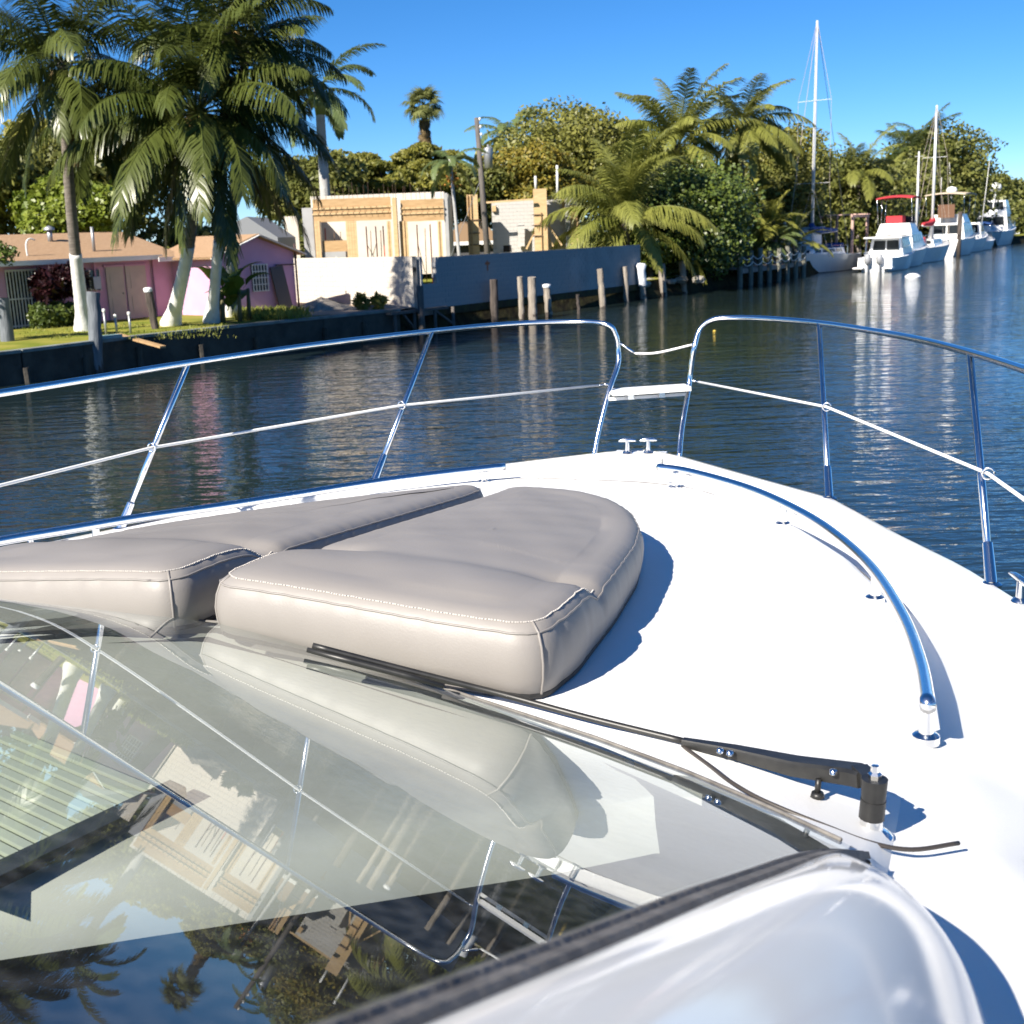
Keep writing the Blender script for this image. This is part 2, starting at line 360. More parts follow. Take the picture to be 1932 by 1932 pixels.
# ribbed blind lying on the dash with its dark frame
mb = MB()
A0, A1, A2 = Vector((1.50, .30, dz + .045)), Vector((1.62, -.12, dz + .05)), Vector((1.20, .20, dz + .03))
for i in range(13):
    f = i / 13.0
    a = A0.lerp(A2, f); b = A1.lerp(A2 + (A1 - A0) * 1.0, f)
    mb.bar(Y(*a), Y(*b), .016, .012)
mb.build('ribbed_blind', M_shade, yacht)
mb = MB(); mb.bar(Y(1.52, .325, dz + .05), Y(1.16, .20, dz + .035), .045, .02); mb.build('blind_frame', M_darktrim, yacht)
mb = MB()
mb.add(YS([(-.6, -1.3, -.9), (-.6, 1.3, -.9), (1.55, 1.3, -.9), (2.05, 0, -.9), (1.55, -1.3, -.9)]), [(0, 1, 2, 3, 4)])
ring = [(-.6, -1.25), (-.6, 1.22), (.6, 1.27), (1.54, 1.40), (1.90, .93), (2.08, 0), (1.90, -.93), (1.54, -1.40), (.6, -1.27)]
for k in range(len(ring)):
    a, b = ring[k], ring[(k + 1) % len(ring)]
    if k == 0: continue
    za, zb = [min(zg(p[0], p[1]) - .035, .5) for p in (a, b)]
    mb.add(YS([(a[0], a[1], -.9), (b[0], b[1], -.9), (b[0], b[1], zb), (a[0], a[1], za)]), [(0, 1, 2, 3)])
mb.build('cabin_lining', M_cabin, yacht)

# bow rails, stanchions, wires
TS = [(6.02, .215, .50), (6.06, .235, .585), (6.07, .30, .635), (6.05, .43, .645), (5.95, .62, .645), (5.72, .865, .642), (5.295, 1.145, .64), (4.886, 1.353, .64), (4.436, 1.528, .64), (3.942, 1.686, .64), (3.4, 1.83, .64), (2.5, 1.99, .64), (1.2, 2.1, .64), (0, 2.15, .64), (-1.6, 2.16, .62)]
TP = [(5.93, -.16, .50), (5.92, -.17, .575), (5.90, -.215, .63), (5.92, -.42, .642), (5.80, -.72, .642), (5.432, -.972, .64), (4.767, -1.235, .64), (4.012, -1.395, .64), (3.496, -1.449, .64), (3.071, -1.50, .64), (2.4, -1.62, .64), (1.2, -1.8, .64), (0, -2.0, .64), (-1.6, -2.1, .62)]
RT = .0135
GS = [(5.674, .215, -.01), (5.80, .20, .12), (6.0, .19, .3), (6.02, .20, .42)]
GP = [(5.645, -.215, -.01), (5.70, -.20, .12), (5.80, -.175, .3), (5.90, -.155, .42)]
for nm, post, top in (('starboard', GS, TS), ('port', GP, TP)):
    mb = MB(); mb.tube(spline(YS(post + top), 6), RT, 10); mb.build('bow_rail', M_chrome, yacht, True)
STA = [((4.88, 1.02, 0), (5.72, .865, .642), (5.19, .968, .33)), ((3.78, 1.625, 0), (4.436, 1.528, .64), (3.99, 1.585, .33)),
       ((4.86, -1.04, 0), (5.432, -.972, .64), (5.02, -.97, .33)), ((3.77, -1.62, 0), (4.012, -1.395, .64), (3.83, -1.49, .33)), ((2.3, 2.06, 0), (2.9, 1.95, .64), (2.6, 2.0, .33)), ((2.3, -2.06, 0), (2.7, -1.60, .64), (2.5, -1.8, .33)), ((.6, 2.19, 0), (1.1, 2.105, .64), (.8, 2.15, .33)), ((.6, -2.19, 0), (1.1, -1.82, .64), (.8, -2.0, .33)), ((-1.2, 2.2, 0), (-.8, 2.155, .63), (-1, 2.18, .33)), ((-1.2, -2.2, 0), (-.8, -2.06, .63), (-1, -2.1, .33))]
for b, t, m_ in STA:
    b, t = Y(*b), Y(*t)
    mb = MB(); mb.tube([b, b.lerp(t, .5), t], .0125, 10); st = mb.build('stanchion', M_chrome, yacht, True)
    mb = MB(); mb.tube([b, b.lerp(t, .16)], [.019, .0165], 10); mb.lathe([(.03, -.004), (.032, .004), (.02, .012)], b, 12); mb.build('socket', M_chrome, st, autosmooth=40)
for pts in ([(5.86, -.185, .33), (5.02, -.96, .33), (3.808, -1.459, .33), (3.076, -1.52, .33), (1.5, -1.7, .33), (-1.0, -2.13, .33)], [(5.99, .21, .335), (5.19, .968, .33), (3.86, 1.60, .33), (3.1, 1.80, .33), (1.5, 2.05, .33), (-1.0, 2.18, .33)]):
    P_ = YS(pts); q = [P_[0].lerp(P_[1], .06)] + P_[1:]
    mb = MB(); mb.tube(q, .0062, 8); wre = mb.build('guard_wire', M_wire, yacht, True)
    mb = MB(); mb.tube([P_[0], P_[0].lerp(P_[1], .06)], .0035, 6); mb.tube([P_[0].lerp(P_[1], .012), P_[0].lerp(P_[1], .03)], .007, 6); mb.build('turnbuckle', M_chrome, wre, True)
    for p in P_[1:3]:
        mb = MB(); mb.tube([p + Vector((.018 * math.cos(a), .004, .018 * math.sin(a))) for a in [2 * math.pi * i / 12 for i in range(13)]], .004, 6); mb.build('wire_eye', M_chrome, yacht, True)
# gate wire and folding step between the rails
g0, g1 = Y(5.93, -.16, .50) + Vector((.012, 0, .03)), Y(6.03, .21, .515)
mid = g0.lerp(g1, .2) + Vector((0, 0, -.05))
mb = MB(); mb.tube(spline([mid, g0.lerp(g1, .5) + Vector((0, 0, -.045)), g1], 6), .006, 8); gw = mb.build('gate_wire', M_wire, yacht, True)
mb = MB(); mb.tube([g0, g0.lerp(mid, .3), g0.lerp(mid, .35), g0.lerp(mid, .8), g0.lerp(mid, .85), mid], [.008, .005, .009, .009, .005, .005], 6); mb.build('snap_hook', M_chrome, gw, True)
mb = MB(); mb.lathe([(.0, -.012), (.014, 0), (0, .012)], g1, 8); mb.build('wire_eye', M_chrome, gw, True)
s0, s1 = Y(5.81, -.17, .295), Y(6.0, .185, .30)
mb = MB(); mb.bar(s0, s1, .13, .022); mb.bar(s0 + Vector((0, -.03, -.03)), s1 + Vector((0, -.03, -.03)), .02, .016); stp = mb.build('bow_step', M_wire, yacht)
for t in (.30, .70):
    c = s0.lerp(s1, t); mb = MB(); mb.box(c + Vector((0, -.062, -.02)), (.03, .02, .03), .5); mb.build('hinge', M_chrome, stp)
# low grab rails
LS = [(4.85, .317, .113), (4.777, .465, .113), (4.527, .729, .114), (4.263, .93, .113), (3.939, 1.115, .112), (3.495, 1.286, .118), (3.01, 1.402, .134), (2.628, 1.462, .150), (2.335, 1.490, .165)]
LP = [(4.80, -.36, .102), (4.6, -.62, .095), (4.4, -.83, .09), (4.1, -1.02, .095), (3.8, -1.17, .108), (3.5, -1.28, .132), (3.2, -1.36, .155), (2.9, -1.42, .18), (2.5, -1.48, .2)]
for L_, posts in ((LS, [(4.80, .40), (4.27, .925), (3.42, 1.31), (2.36, 1.488)]), (LP, [(4.74, -.44), (4.1, -1.02), (3.3, -1.335), (2.55, -1.47)])):
    mb = MB(); mb.tube(spline(YS(L_), 8), .0165, 12); gr = mb.build('grab_rail', M_chrome, yacht, True)
    for (u, v) in posts:
        zt = ip(u, [p[0] for p in L_][::-1], [p[2] for p in L_][::-1]); zb = zdeck(u, v * .985)
        mb = MB(); mb.tube([Y(u, v, zb - .02), Y(u, v, zt - .012)], [.016, .0135], 10); mb.lathe([(.027, -.012), (.027, .004), (.022, .008), (.01, .012)], Y(u, v, zb), 14); mb.build('post', M_chrome, gr, autosmooth=40)
# cleats
def cleat(u, v, z, rz, ln=.09, hh=.05):
    c = Y(u, v, z); M = Matrix.Rotation(rz, 3, 'Z')
    mb = MB(); mb.tube([c + M @ Vector((-ln / 2, 0, hh)), c + M @ Vector((-ln / 4, 0, hh + .004)), c + M @ Vector((ln / 4, 0, hh + .004)), c + M @ Vector((ln / 2, 0, hh))], [.005, .011, .011, .005], 8)
    mb.lathe([(.026, 0), (.022, .006), (.013, .012), (.012, hh)], c, 10); mb.build('cleat', M_chrome, yacht, autosmooth=50)
cleat(5.70, -.055, .008, R(15), .085, .06); cleat(5.73, .045, .008, R(15), .085, .06)
cleat(3.42, -1.75, .01, R(70), .16, .05); cleat(3.28, -1.80, .01, R(70), .16, .05); cleat(3.60, 1.70, .01, R(-70), .17, .06); cleat(3.42, 1.77, .01, R(-70), .17, .06)
# moulded deck seams
for pts in ([(4.86, .05), (4.86, .28), (4.78, .53), (4.6, .745), (4.3, 1.0), (4.0, 1.17), (3.7, 1.3), (3.3, 1.43)],):
    for sg in (1, -1):
        mb = MB(); mb.tube(spline([Y(u, sg * v, zdeck(u, v) + .001) for u, v in pts], 4), .0022, 5); mb.build('deck_seam', M_rub, yacht)

# wiper
wp = bpy.data.objects.new('wiper', None); COL.objects.link(wp); wp.parent = yacht; wp.location = Y(1.80, 1.425, .15)
WO = Y(1.80, 1.425, .15)
def W(u, v, z): return Y(u, v, z) - WO
mb = MB(); mb.lathe([(.034, -.03), (.034, .004), (.028, .010), (.018, .014), (.017, .035)], W(1.80, 1.425, .15), 16); mb.build('pivot_base', M_chrome, wp, autosmooth=40)
mb = MB(); mb.tube([W(1.80, 1.425, .183), W(1.80, 1.427, .215)], .02, 14); mb.tube([W(1.80, 1.427, .215), W(1.80, 1.428, .25)], [.019, .0205], 14); mb.bar(W(1.80, 1.43, .236), W(1.86, 1.40, .232), .026, .022); mb.build('pivot_head', M_black, wp, autosmooth=40)
mb = MB(); mb.lathe([(.010, .25), (.011, .258), (.007, .262), (.0065, .272), (0, .273)], W(1.80, 1.428, 0), 6); mb.build('pivot_nut', M_chrome, wp)
arm = [(1.835, 1.416, .232), (1.868, 1.395, .222), (1.915, 1.29, .202), (1.95, 1.18, .198), (1.968, 1.085, .197)]
mb = MB(); pts = [W(*p) for p in arm]; wd = [.040, .042, .036, .024, .016]; hh = [.026, .028, .026, .02, .013]
rows = []
for i, p in enumerate(pts):
    t = (pts[min(i + 1, 4)] - pts[max(i - 1, 0)]).normalized(); x = Vector((0, 0, 1)).cross(t).normalized(); y = t.cross(x)
    a, b = wd[i] / 2, hh[i] / 2
    rows.append([p + x * a * sx + y * b * sy for sx, sy in ((-1, -1), (1, -1), (1, .6), (.8, 1), (-.8, 1), (-1, .6), (-1, -1))])
mb.grid(rows); mb.add(rows[0][:6], [(0, 1, 2, 3, 4, 5)]); mb.add(rows[-1][:6], [(5, 4, 3, 2, 1, 0)]); arm_o = mb.build('arm', M_black, wp, autosmooth=35)
for p in ((1.868, 1.372, .236), (1.94, 1.19, .214), (1.945, 1.172, .214)):
    mb = MB(); mb.lathe([(.007, -.004), (.006, .003), (0, .005)], W(p[0] - .018, p[1] - .012, p[2] - .006), 8); mb.build('rivet', M_chrome, arm_o, True)
mb = MB(); mb.tube([W(1.868, 1.335, .205), W(1.866, 1.334, .180)], .005, 8); mb.tube([W(1.866, 1.334, .182), W(1.866, 1.334, .174)], [.010, .012], 10); mb.build('arm_screw', M_black, arm_o, True)
rod = [(1.968, 1.095, .197), (1.985, .9, .215), (1.99, .719, .242), (1.945, .54, .290), (1.893, .378, .340)]
mb = MB(); mb.tube(spline([W(*p) for p in rod], 6), [.0065] * 25, 8); mb.build('arm_rod', M_black, wp, True)
mb = MB()
bl = [W(p[0] - .02, p[1] - .012, zg(p[0], p[1]) + .022) for p in ((1.90, .385), (1.925, .47), (1.955, .56), (1.965, .64))]
mb.tube(bl, [.005, .007, .007, .005], 6); mb.build('blade', M_black, wp, True)
mb = MB(); mb.tube(spline([W(1.965, 1.085, .190), W(1.88, 1.15, .200), W(1.80, 1.20, .215), W(1.757, 1.25, .215), W(1.735, 1.30, .21), W(1.719, 1.365, .2), W(1.71, 1.429, .188), W(1.736, 1.489, .172), W(1.80, 1.555, .16)], 6), .0036, 8); mb.build('washer_hose', M_hose, wp, True)

# ------------------------------------------------------------------ sun pads: loose cushions on the foredeck
def resample(poly, n, rad=.05):
    pts = []
    k = len(poly)
    for i in range(k):
        p, c, q = Vector(poly[i - 1]), Vector(poly[i]), Vector(poly[(i + 1) % k])
        r_ = min(rad, (p - c).length * .45, (q - c).length * .45)
        a = c + (p - c).normalized() * r_; b = c + (q - c).normalized() * r_
        for j in range(6):
            t = j / 5; pts.append(a * (1 - t) ** 2 + c * 2 * t * (1 - t) + b * t * t)
    d = [0]
    for i in range(len(pts)): d.append(d[-1] + (pts[(i + 1) % len(pts)] - pts[i]).length)
    out = []; xs = [p.x for p in pts] + [pts[0].x]; ys = [p.y for p in pts] + [pts[0].y]
    for i in range(n):
        s = d[-1] * i / n; out.append(Vector((ip(s, d, xs), ip(s, d, ys))))
    return out
def sunpad(name, poly, crease, label, sgn):
    n = 240; ol = resample(poly, n); cen = sum(ol, Vector((0, 0))) / n
    nor = []
    for i in range(n):
        t = (ol[(i + 1) % n] - ol[i - 1]).normalized(); nor.append(Vector((t.y, -t.x)))
    if sum((ol[i] - cen).dot(nor[i]) for i in range(n)) < 0: nor = [-x for x in nor]
    umin = min(p.x for p in ol); vmin, vmax = min(p.y for p in ol), max(p.y for p in ol)
    def th(u, v):
        t = .130 + .018 * sst((crease - u) / .30 + .35)
        cr = math.exp(-((u - crease) / .05) ** 2)
        # the seam pulls down towards both side edges
        edge = min(abs(v - vmin - .0), abs(v - vmax + .0)); t -= cr * (.004 + .04 * math.exp(-(edge / .13) ** 2))
        t += .006 * math.exp(-((u - (umin + .22)) / .16) ** 2)
        return t
    prof = [(0, .0), (.012, .06), (.020, .25), (.022, .45), (.018, .65), (.008, .82), (-.006, .92), (-.024, .972), (-.05, .992), (-.085, 1.0)]
    rings = []
    def ring_at(o):                     # offset outline; smoothed so that inner corners do not fold over
        pts = [ol[i] + nor[i] * o for i in range(n)]
        for _ in range(max(0, int(-o * 900))): pts = [(pts[i - 1] + pts[i] * 2 + pts[(i + 1) % n]) / 4 for i in range(n)]
        return pts
    base_in = ring_at(-.085)
    for o, h in prof:
        rg = []; cur = ring_at(o)
        for i in range(n):
            p = cur[i]; pp = base_in[i]
            pk = .0022 * math.sin(i * 1.9) * math.sin(i * .37 + 1) * (1 if .5 < h < .98 else .3); p = p + nor[i] * pk
            rg.append(Y(p.x, p.y, zdeck(p.x, p.y) * (1 - h) + zdeck(pp.x, pp.y) * h + .004 + h * th(pp.x, pp.y)))
        rings.append(rg)
    inner = base_in
    for k in range(1, 44):
        f = k / 44.0; rg = []
        for i in range(n):
            p = inner[i].lerp(cen + Vector(((inner[i].x - cen.x) * .0, 0)), f)
            crown = .010 * (1 - (1 - f) ** 2)
            wob = .003 * math.sin(p.x * 9 + 2 * p.y) * math.sin(p.y * 11 + 1.3) + .0012 * math.sin(p.x * 31 + 9 * p.y) * math.sin(p.y * 23 - 7 * p.x)
            rg.append(Y(p.x, p.y, zdeck(p.x, p.y) + .004 + th(p.x, p.y) + crown + wob))
        rings.append(rg)
    vs_ = [p for r_ in rings for p in r_]; fs = []
    for k in range(len(rings) - 1):
        for i in range(n): fs.append((k * n + i, k * n + (i + 1) % n, (k + 1) * n + (i + 1) % n, (k + 1) * n + i))
    c0 = len(vs_); vs_.append(Y(cen.x, cen.y, zdeck(cen.x, cen.y) + .004 + th(cen.x, cen.y) + .010)); last = (len(rings) - 1) * n
    fs += [(last + i, last + (i + 1) % n, c0) for i in range(n)]
    root = empty(name, YLOC, -PSI, label, 'cushion', 'foredeck sun pads')
    mb = MB(); mb.add(vs_, fs); mb.build('cover', M_vinyl, root, True)
    # stitched seams: along the top edge and down the front corners
    seam = rings[6]; mb = MB(); fr = [i for i in range(n)]
    for i in range(0, n):
        p, q = seam[i], seam[(i + 1) % n]
        if ol[i].x < crease + .02:
            for a in (0.0, 0.36, 0.72): mb.bar(p.lerp(q, a) + Vector((0, 0, .0015)), p.lerp(q, a + .2) + Vector((0, 0, .0015)), .0022, .0022)
    mb.build('stitching', M_thread, root)
    mb = MB(); mb.tube([p + Vector((0, 0, .0)) for p in rings[5]] + [rings[5][0]], .0024, 5); mb.build('piping', M_vinyl, root, True)
    for i in range(1, n):
        pass
    cs = sorted(range(n), key=lambda i: (ol[i].x - umin) - 0.6 * abs(ol[i].y - (vmin + vmax) / 2))
    c1 = min(range(n), key=lambda i: (ol[i] - Vector((umin, vmin))).length); c2 = min(range(n), key=lambda i: (ol[i] - Vector((umin, vmax))).length)
    for c in (c1, c2):
        mb = MB(); mb.tube([rings[k][c] for k in range(0, 7)], .003, 5); mb.build('corner_piping', M_vinyl, root, True)
    mb = MB(); mb.tube([Y(p.x, p.y, zdeck(p.x, p.y) + .008) for p in [ol[i] + nor[i] * .006 for i in range(n)]] , .008, 5); mb.build('base_strap', M_strap, root)
    return root
sunpad('sun_pad', [(2.05, .055), (2.035, .785), (2.2, .80), (2.6, .765), (3.0, .71), (3.25, .655), (3.49, .565), (3.66, .46), (3.78, .32), (3.80, .12), (3.80, .055)], 2.42, 'grey vinyl sun pad on the starboard half of the foredeck, casting a shadow', 1)
sunpad('sun_pad', [(2.05, -.055), (3.80, -.055), (3.74, -.13), (3.6, -.22), (3.25, -.41), (2.75, -.63), (2.3, -.75), (2.05, -.80)], 2.42, 'grey vinyl sun pad on the port half of the foredeck, nearer the shore', -1)
# flap under the starboard pad
mb = MB(); rows = [[Y(u, v, zdeck(max(u, ub(v)), v) + .006) for v in (.15, .35, .55, .70)] for u in (2.12, 2.045, 2.015)]
mb.grid(rows); fl = mb.build('pad_flap', M_vinyl, None, True); fl.location = YLOC; fl.rotation_euler = (0, 0, -PSI)
tag(fl, 'thin grey vinyl strip showing under the front edge of the starboard pad', 'strip')

# ================================================================== FOLIAGE
def leafmat(name, a, b, rough=0.45, transl=0.3, scale=1.3, spec=0.4):
    return mat(name, a, rough, col2=b, scale=scale, detail=6, transl=transl, spec=spec, ramp=(0.3, 0.7))
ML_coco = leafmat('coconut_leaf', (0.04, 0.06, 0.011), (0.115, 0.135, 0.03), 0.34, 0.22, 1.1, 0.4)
ML_cocoy = leafmat('yellow_green_coconut_leaf', (0.12, 0.14, 0.025), (0.26, 0.26, 0.06), 0.42, 0.25, 1.1, 0.4)  # paler, yellower leaf colour than coconut_leaf
ML_dead = leafmat('dry_frond', (0.11, 0.075, 0.03), (0.20, 0.14, 0.06), 0.7, 0.2, 2)
ML_royal = leafmat('royal_leaf', (0.08, 0.12, 0.04), (0.17, 0.21, 0.08), 0.35, 0.25, 1.2)
ML_areca = leafmat('areca_leaf', (0.14, 0.16, 0.03), (0.30, 0.29, 0.06), 0.4, 0.3, 1.5)
ML_dark = leafmat('dark_glossy_leaf', (0.045, 0.08, 0.018), (0.15, 0.19, 0.04), 0.38, 0.25, 1.5, 0.5)
ML_lime = leafmat('bright_green_leaf', (0.10, 0.15, 0.015), (0.24, 0.28, 0.04), 0.4, 0.35, 1.0)
ML_mid = leafmat('mid_green_leaf', (0.085, 0.105, 0.024), (0.21, 0.21, 0.05), 0.5, 0.3, 0.8)
ML_olive = leafmat('olive_leaf', (0.115, 0.125, 0.025), (0.26, 0.25, 0.055), 0.5, 0.3, 0.6)
ML_gold = leafmat('golden_leaf', (0.18, 0.15, 0.02), (0.36, 0.28, 0.045), 0.5, 0.35, 0.7)
ML_fern = leafmat('feathery_yellow_green_leaf', (0.16, 0.165, 0.025), (0.31, 0.29, 0.055), 0.55, 0.35, 0.7)
ML_red = leafmat('shade_darkened_red_leaf', (0.012, 0.004, 0.005), (0.035, 0.009, 0.011), 0.35, 0.2, 3)  # red leaf colour darkened to stand in for shade under the eave
M_trunk = mat('palm_trunk', (0.13, 0.11, 0.095), 0.9, col2=(0.22, 0.19, 0.165), scale=3, bump=0.6, bscale=10, stretch=(1, 1, 5))
M_bark = mat('tree_bark', (0.06, 0.048, 0.036), 0.9, col2=(0.11, 0.09, 0.07), scale=4, bump=0.6)
M_white = mat('white_paint', (0.72, 0.72, 0.70), 0.7, col2=(0.62, 0.62, 0.60), scale=5, bump=0.25, bscale=14)
M_royaltr = mat('royal_palm_trunk', (0.42, 0.42, 0.40), 0.8, col2=(0.32, 0.31, 0.30), scale=2, bump=0.2)
M_coco = mat('coconut', (0.24, 0.15, 0.05), 0.6, col2=(0.34, 0.24, 0.08), scale=6)
M_cocoy = mat('yellow_coconut', (0.55, 0.38, 0.05), 0.5)
M_rachis = mat('frond_rib', (0.22, 0.20, 0.05), 0.5)
M_fruit = mat('orange_fruit', (0.42, 0.17, 0.02), 0.6)

def frond_mesh(name, m, e0, droop, L, ll, n, wd, hang, seed, fold=0.35):
    rg = np.random.default_rng(seed); V = []; F = []
    K = 26; ss = np.linspace(0, 1, K); el = np.maximum(e0 - droop * ss ** 1.35, R(-86))
    dx = np.cos(el) * L / (K - 1); dzz = np.sin(el) * L / (K - 1)
    X = np.concatenate([[0], np.cumsum(dx[:-1])]); Z = np.concatenate([[0], np.cumsum(dzz[:-1])])
    yb = rg.normal(0, .12) * L * ss ** 2 * .5
    for i in range(K):                     # rib
        r_ = .035 * (1 - .85 * ss[i]) * L / 4.3
        for a in (0, 2.1, 4.2): V.append((X[i] - math.sin(el[i]) * r_ * math.sin(a), yb[i] + r_ * math.cos(a), Z[i] + math.cos(el[i]) * r_ * math.sin(a)))
    for i in range(K - 1):
        for a in range(3): F.append((i * 3 + a, i * 3 + (a + 1) % 3, (i + 1) * 3 + (a + 1) % 3, (i + 1) * 3 + a))
    for k in range(n):
        s = .14 + .86 * (k + .5) / n
        px, pz, e, py = ip(s, ss, X), ip(s, ss, Z), ip(s, ss, el), ip(s, ss, yb)
        T = np.array([math.cos(e), 0, math.sin(e)]); N = np.array([-math.sin(e), 0, math.cos(e)])
        l = ll * (math.sin(math.pi * min(1, .16 + .80 * s)) ** .55) * rg.uniform(.85, 1.1)
        for sg in (-1, 1):
            if rg.random() < .04: continue
            d = np.array([0, sg, 0]) * 1.0 + T * (.45 + .5 * s) + N * (fold + rg.normal(0, .1)) + np.array([0, 0, -1]) * hang * rg.uniform(.6, 1.3)
            d /= np.linalg.norm(d)
            p0 = np.array([px, py, pz]); p1 = p0 + d * l * .5; d2 = d + np.array([0, 0, -1]) * (.35 + hang * .6); d2 /= np.linalg.norm(d2); p2 = p1 + d2 * l * .5
            w_ = T - d * (T @ d); w_ /= max(1e-6, np.linalg.norm(w_)); w_ = w_ * wd
            o = len(V); V += [tuple(p0 - w_ * .35), tuple(p0 + w_ * .35), tuple(p1 - w_ * .5), tuple(p1 + w_ * .5), tuple(p2 - w_ * .12), tuple(p2 + w_ * .12)]
            F += [(o, o + 1, o + 3, o + 2), (o + 2, o + 3, o + 5, o + 4)]
    return fastmesh(name, V, F, m)
ELS = [78, 62, 44, 26, 8, -12, -35, -58]
DRP = [48, 62, 74, 80, 76, 62, 46, 26]
def frond_set(key, m, ll, n, wd, hang, L=1.0, fold=.35, dscale=1.0):
    return [[frond_mesh('frond_' + key, m, R(e), R(d * dscale), L, ll, n, wd, hang * (0.55 if e > 50 else 1.0), 11 * i + j, fold) for j in range(2)] for i, (e, d) in enumerate(zip(ELS, DRP))]
F_coco = frond_set('coconut', ML_coco, .26, 82, .0108, 1.05)
F_cocoy = frond_set('yellow_green', ML_cocoy, .22, 74, .0125, .75)
F_dead = frond_set('dry', ML_dead, .17, 44, .016, 1.3)
F_royal = frond_set('royal', ML_royal, .20, 56, .020, .45, fold=.25, dscale=1.15)
F_areca = frond_set('areca', ML_areca, .24, 34, .028, .3, fold=.6, dscale=.9)

def palm(label, base, hub, nf, L, fs, r0=.2, r1=.13, white=0, coco=0, cmat=None, dead=0, lo=0, hi=7, trunkmat=None, shaft=None, bulge=None, group=None, name='coconut_palm', seed=0, cat='palm tree', bend=0.0, azs=None):
    rg = random.Random(seed * 31 + 5); base = Vector(base); hub = Vector(hub)
    root = empty(name, base, 0, label, cat, group)
    d = hub - base; N = 14; pts = []; rs = []
    for i in range(N + 1):
        t = i / N; p = d * t; p.z = d.z * t
        k = bend * math.sin(math.pi * t); p += Vector((k, k * .4, 0)); p += Vector((d.x, d.y, 0)) * (t ** 1.0 - t) 
        pts.append(p); rs.append((r0 + (r1 - r0) * min(1, t * 1.25)) * (1 + .75 * math.exp(-t * d.z / .35)))
    if bulge: rs = [r * (1 + bulge * math.sin(math.pi * min(1, i / N * 1.2))) for i, r in enumerate(rs)]
    fine = spline(pts, 5); fr = [ip(i / (len(fine) - 1), np.linspace(0, 1, len(rs)), rs) * (1 + .035 * (i % 2)) for i in range(len(fine))]
    mb = MB(); mb.tube(fine, fr, 12); mb.build('trunk', trunkmat or M_trunk, root, True)
    if white:
        k = [i for i, p in enumerate(fine) if p.z <= white]
        mb = MB(); mb.tube([fine[i] for i in k], [fr[i] + .012 for i in k], 14); mb.build('painted_band', M_white, root, True)
    if shaft:
        mb = MB(); mb.tube([d - Vector((0, 0, shaft)), d - Vector((0, 0, shaft * .5)), d + Vector((0, 0, .1))], [r1 * 1.1, r1 * 1.35, r1 * .6], 10); mb.build('crownshaft', mat('green_crownshaft', (.13, .18, .06), .4), root, True)
    for k in range(nf):
        f = (k + .5) / nf; b = lo + (hi - lo) * f + rg.uniform(-.45, .45); b = max(0, min(7, int(round(b))))
        az = k * 2.39996 + rg.uniform(-.25, .25) if azs is None else azs[k % len(azs)] + rg.uniform(-.2, .2)
        o = link('frond', rg.choice(fs[b]), root); o.location = d + Vector((math.cos(az) * .08, math.sin(az) * .08, -.12 * f)); s = L * rg.uniform(.86, 1.1)
        o.scale = (s, s, s); o.rotation_euler = (rg.uniform(-.25, .25), rg.uniform(-.08, .08), az)
    for k in range(dead):
        az = rg.uniform(0, 6.28); o = link('dry_frond', rg.choice(F_dead[7 if k % 3 else 6]), root); s = L * rg.uniform(.6, .85)
        o.location = d + Vector((0, 0, -.25)); o.scale = (s, s, s); o.rotation_euler = (0, 0, az)
    for k in range(coco):
        az = rg.uniform(0, 6.28); rr = rg.uniform(.22, .4)
        o = link('coconut', COCO[cmat or M_coco], root); o.location = d + Vector((math.cos(az) * rr, math.sin(az) * rr, -rg.uniform(.25, .6))); o.rotation_euler = (rg.uniform(-.4, .4), rg.uniform(-.4, .4), az)
    return root
COCO = {}
for m_ in (M_coco, M_cocoy):
    mb = MB(); mb.lathe([(0, -.17), (.09, -.13), (.13, -.03), (.12, .07), (.05, .15), (0, .16)], n=8); COCO[m_] = mb.mesh('coconut', m_, True)

def cloud(ells, n, size, m, seed, aspect=1.6, shell=.55, outward=.55, name='crown', gap=.0):
    rg = np.random.default_rng(seed); E = np.array(ells, float)
    wgt = (E[:, 3] * E[:, 4] + E[:, 4] * E[:, 5] + E[:, 3] * E[:, 5]); wgt /= wgt.sum()
    idx = rg.choice(len(E), n, p=wgt); e = E[idx]
    d = rg.normal(size=(n, 3)); d /= np.linalg.norm(d, axis=1)[:, None]
    d[:, 2] = np.where(rg.random(n) < .35, np.abs(d[:, 2]), d[:, 2])
    lump = 1 + .16 * np.sin(d[:, 0] * 5 + idx) * np.sin(d[:, 1] * 6 + 2 * idx) + .10 * np.sin(d[:, 2] * 9 + d[:, 0] * 7)
    rad = (shell + (1 - shell) * rg.random(n) ** .6) * lump + np.where(rg.random(n) < .05, rg.random(n) * .18, 0)
    c = e[:, :3] + d * e[:, 3:6] * rad[:, None]
    nn = d * outward + rg.normal(size=(n, 3)) * .5 + np.array([0, 0, .25]); nn /= np.linalg.norm(nn, axis=1)[:, None]
    a = rg.normal(size=(n, 3)); a = a - nn * (a * nn).sum(1)[:, None]; a /= np.linalg.norm(a, axis=1)[:, None]
    b = np.cross(nn, a); s = size * rg.uniform(.6, 1.3, n)[:, None]
    a = a * s * aspect * .5; b = b * s * .5
    fold = nn * s * .12
    V = np.stack([c - a, c + b * .9 - fold, c + a, c - b * .9 - fold], 1).reshape(-1, 3); F = np.arange(4 * n).reshape(-1, 4)
    return V, F
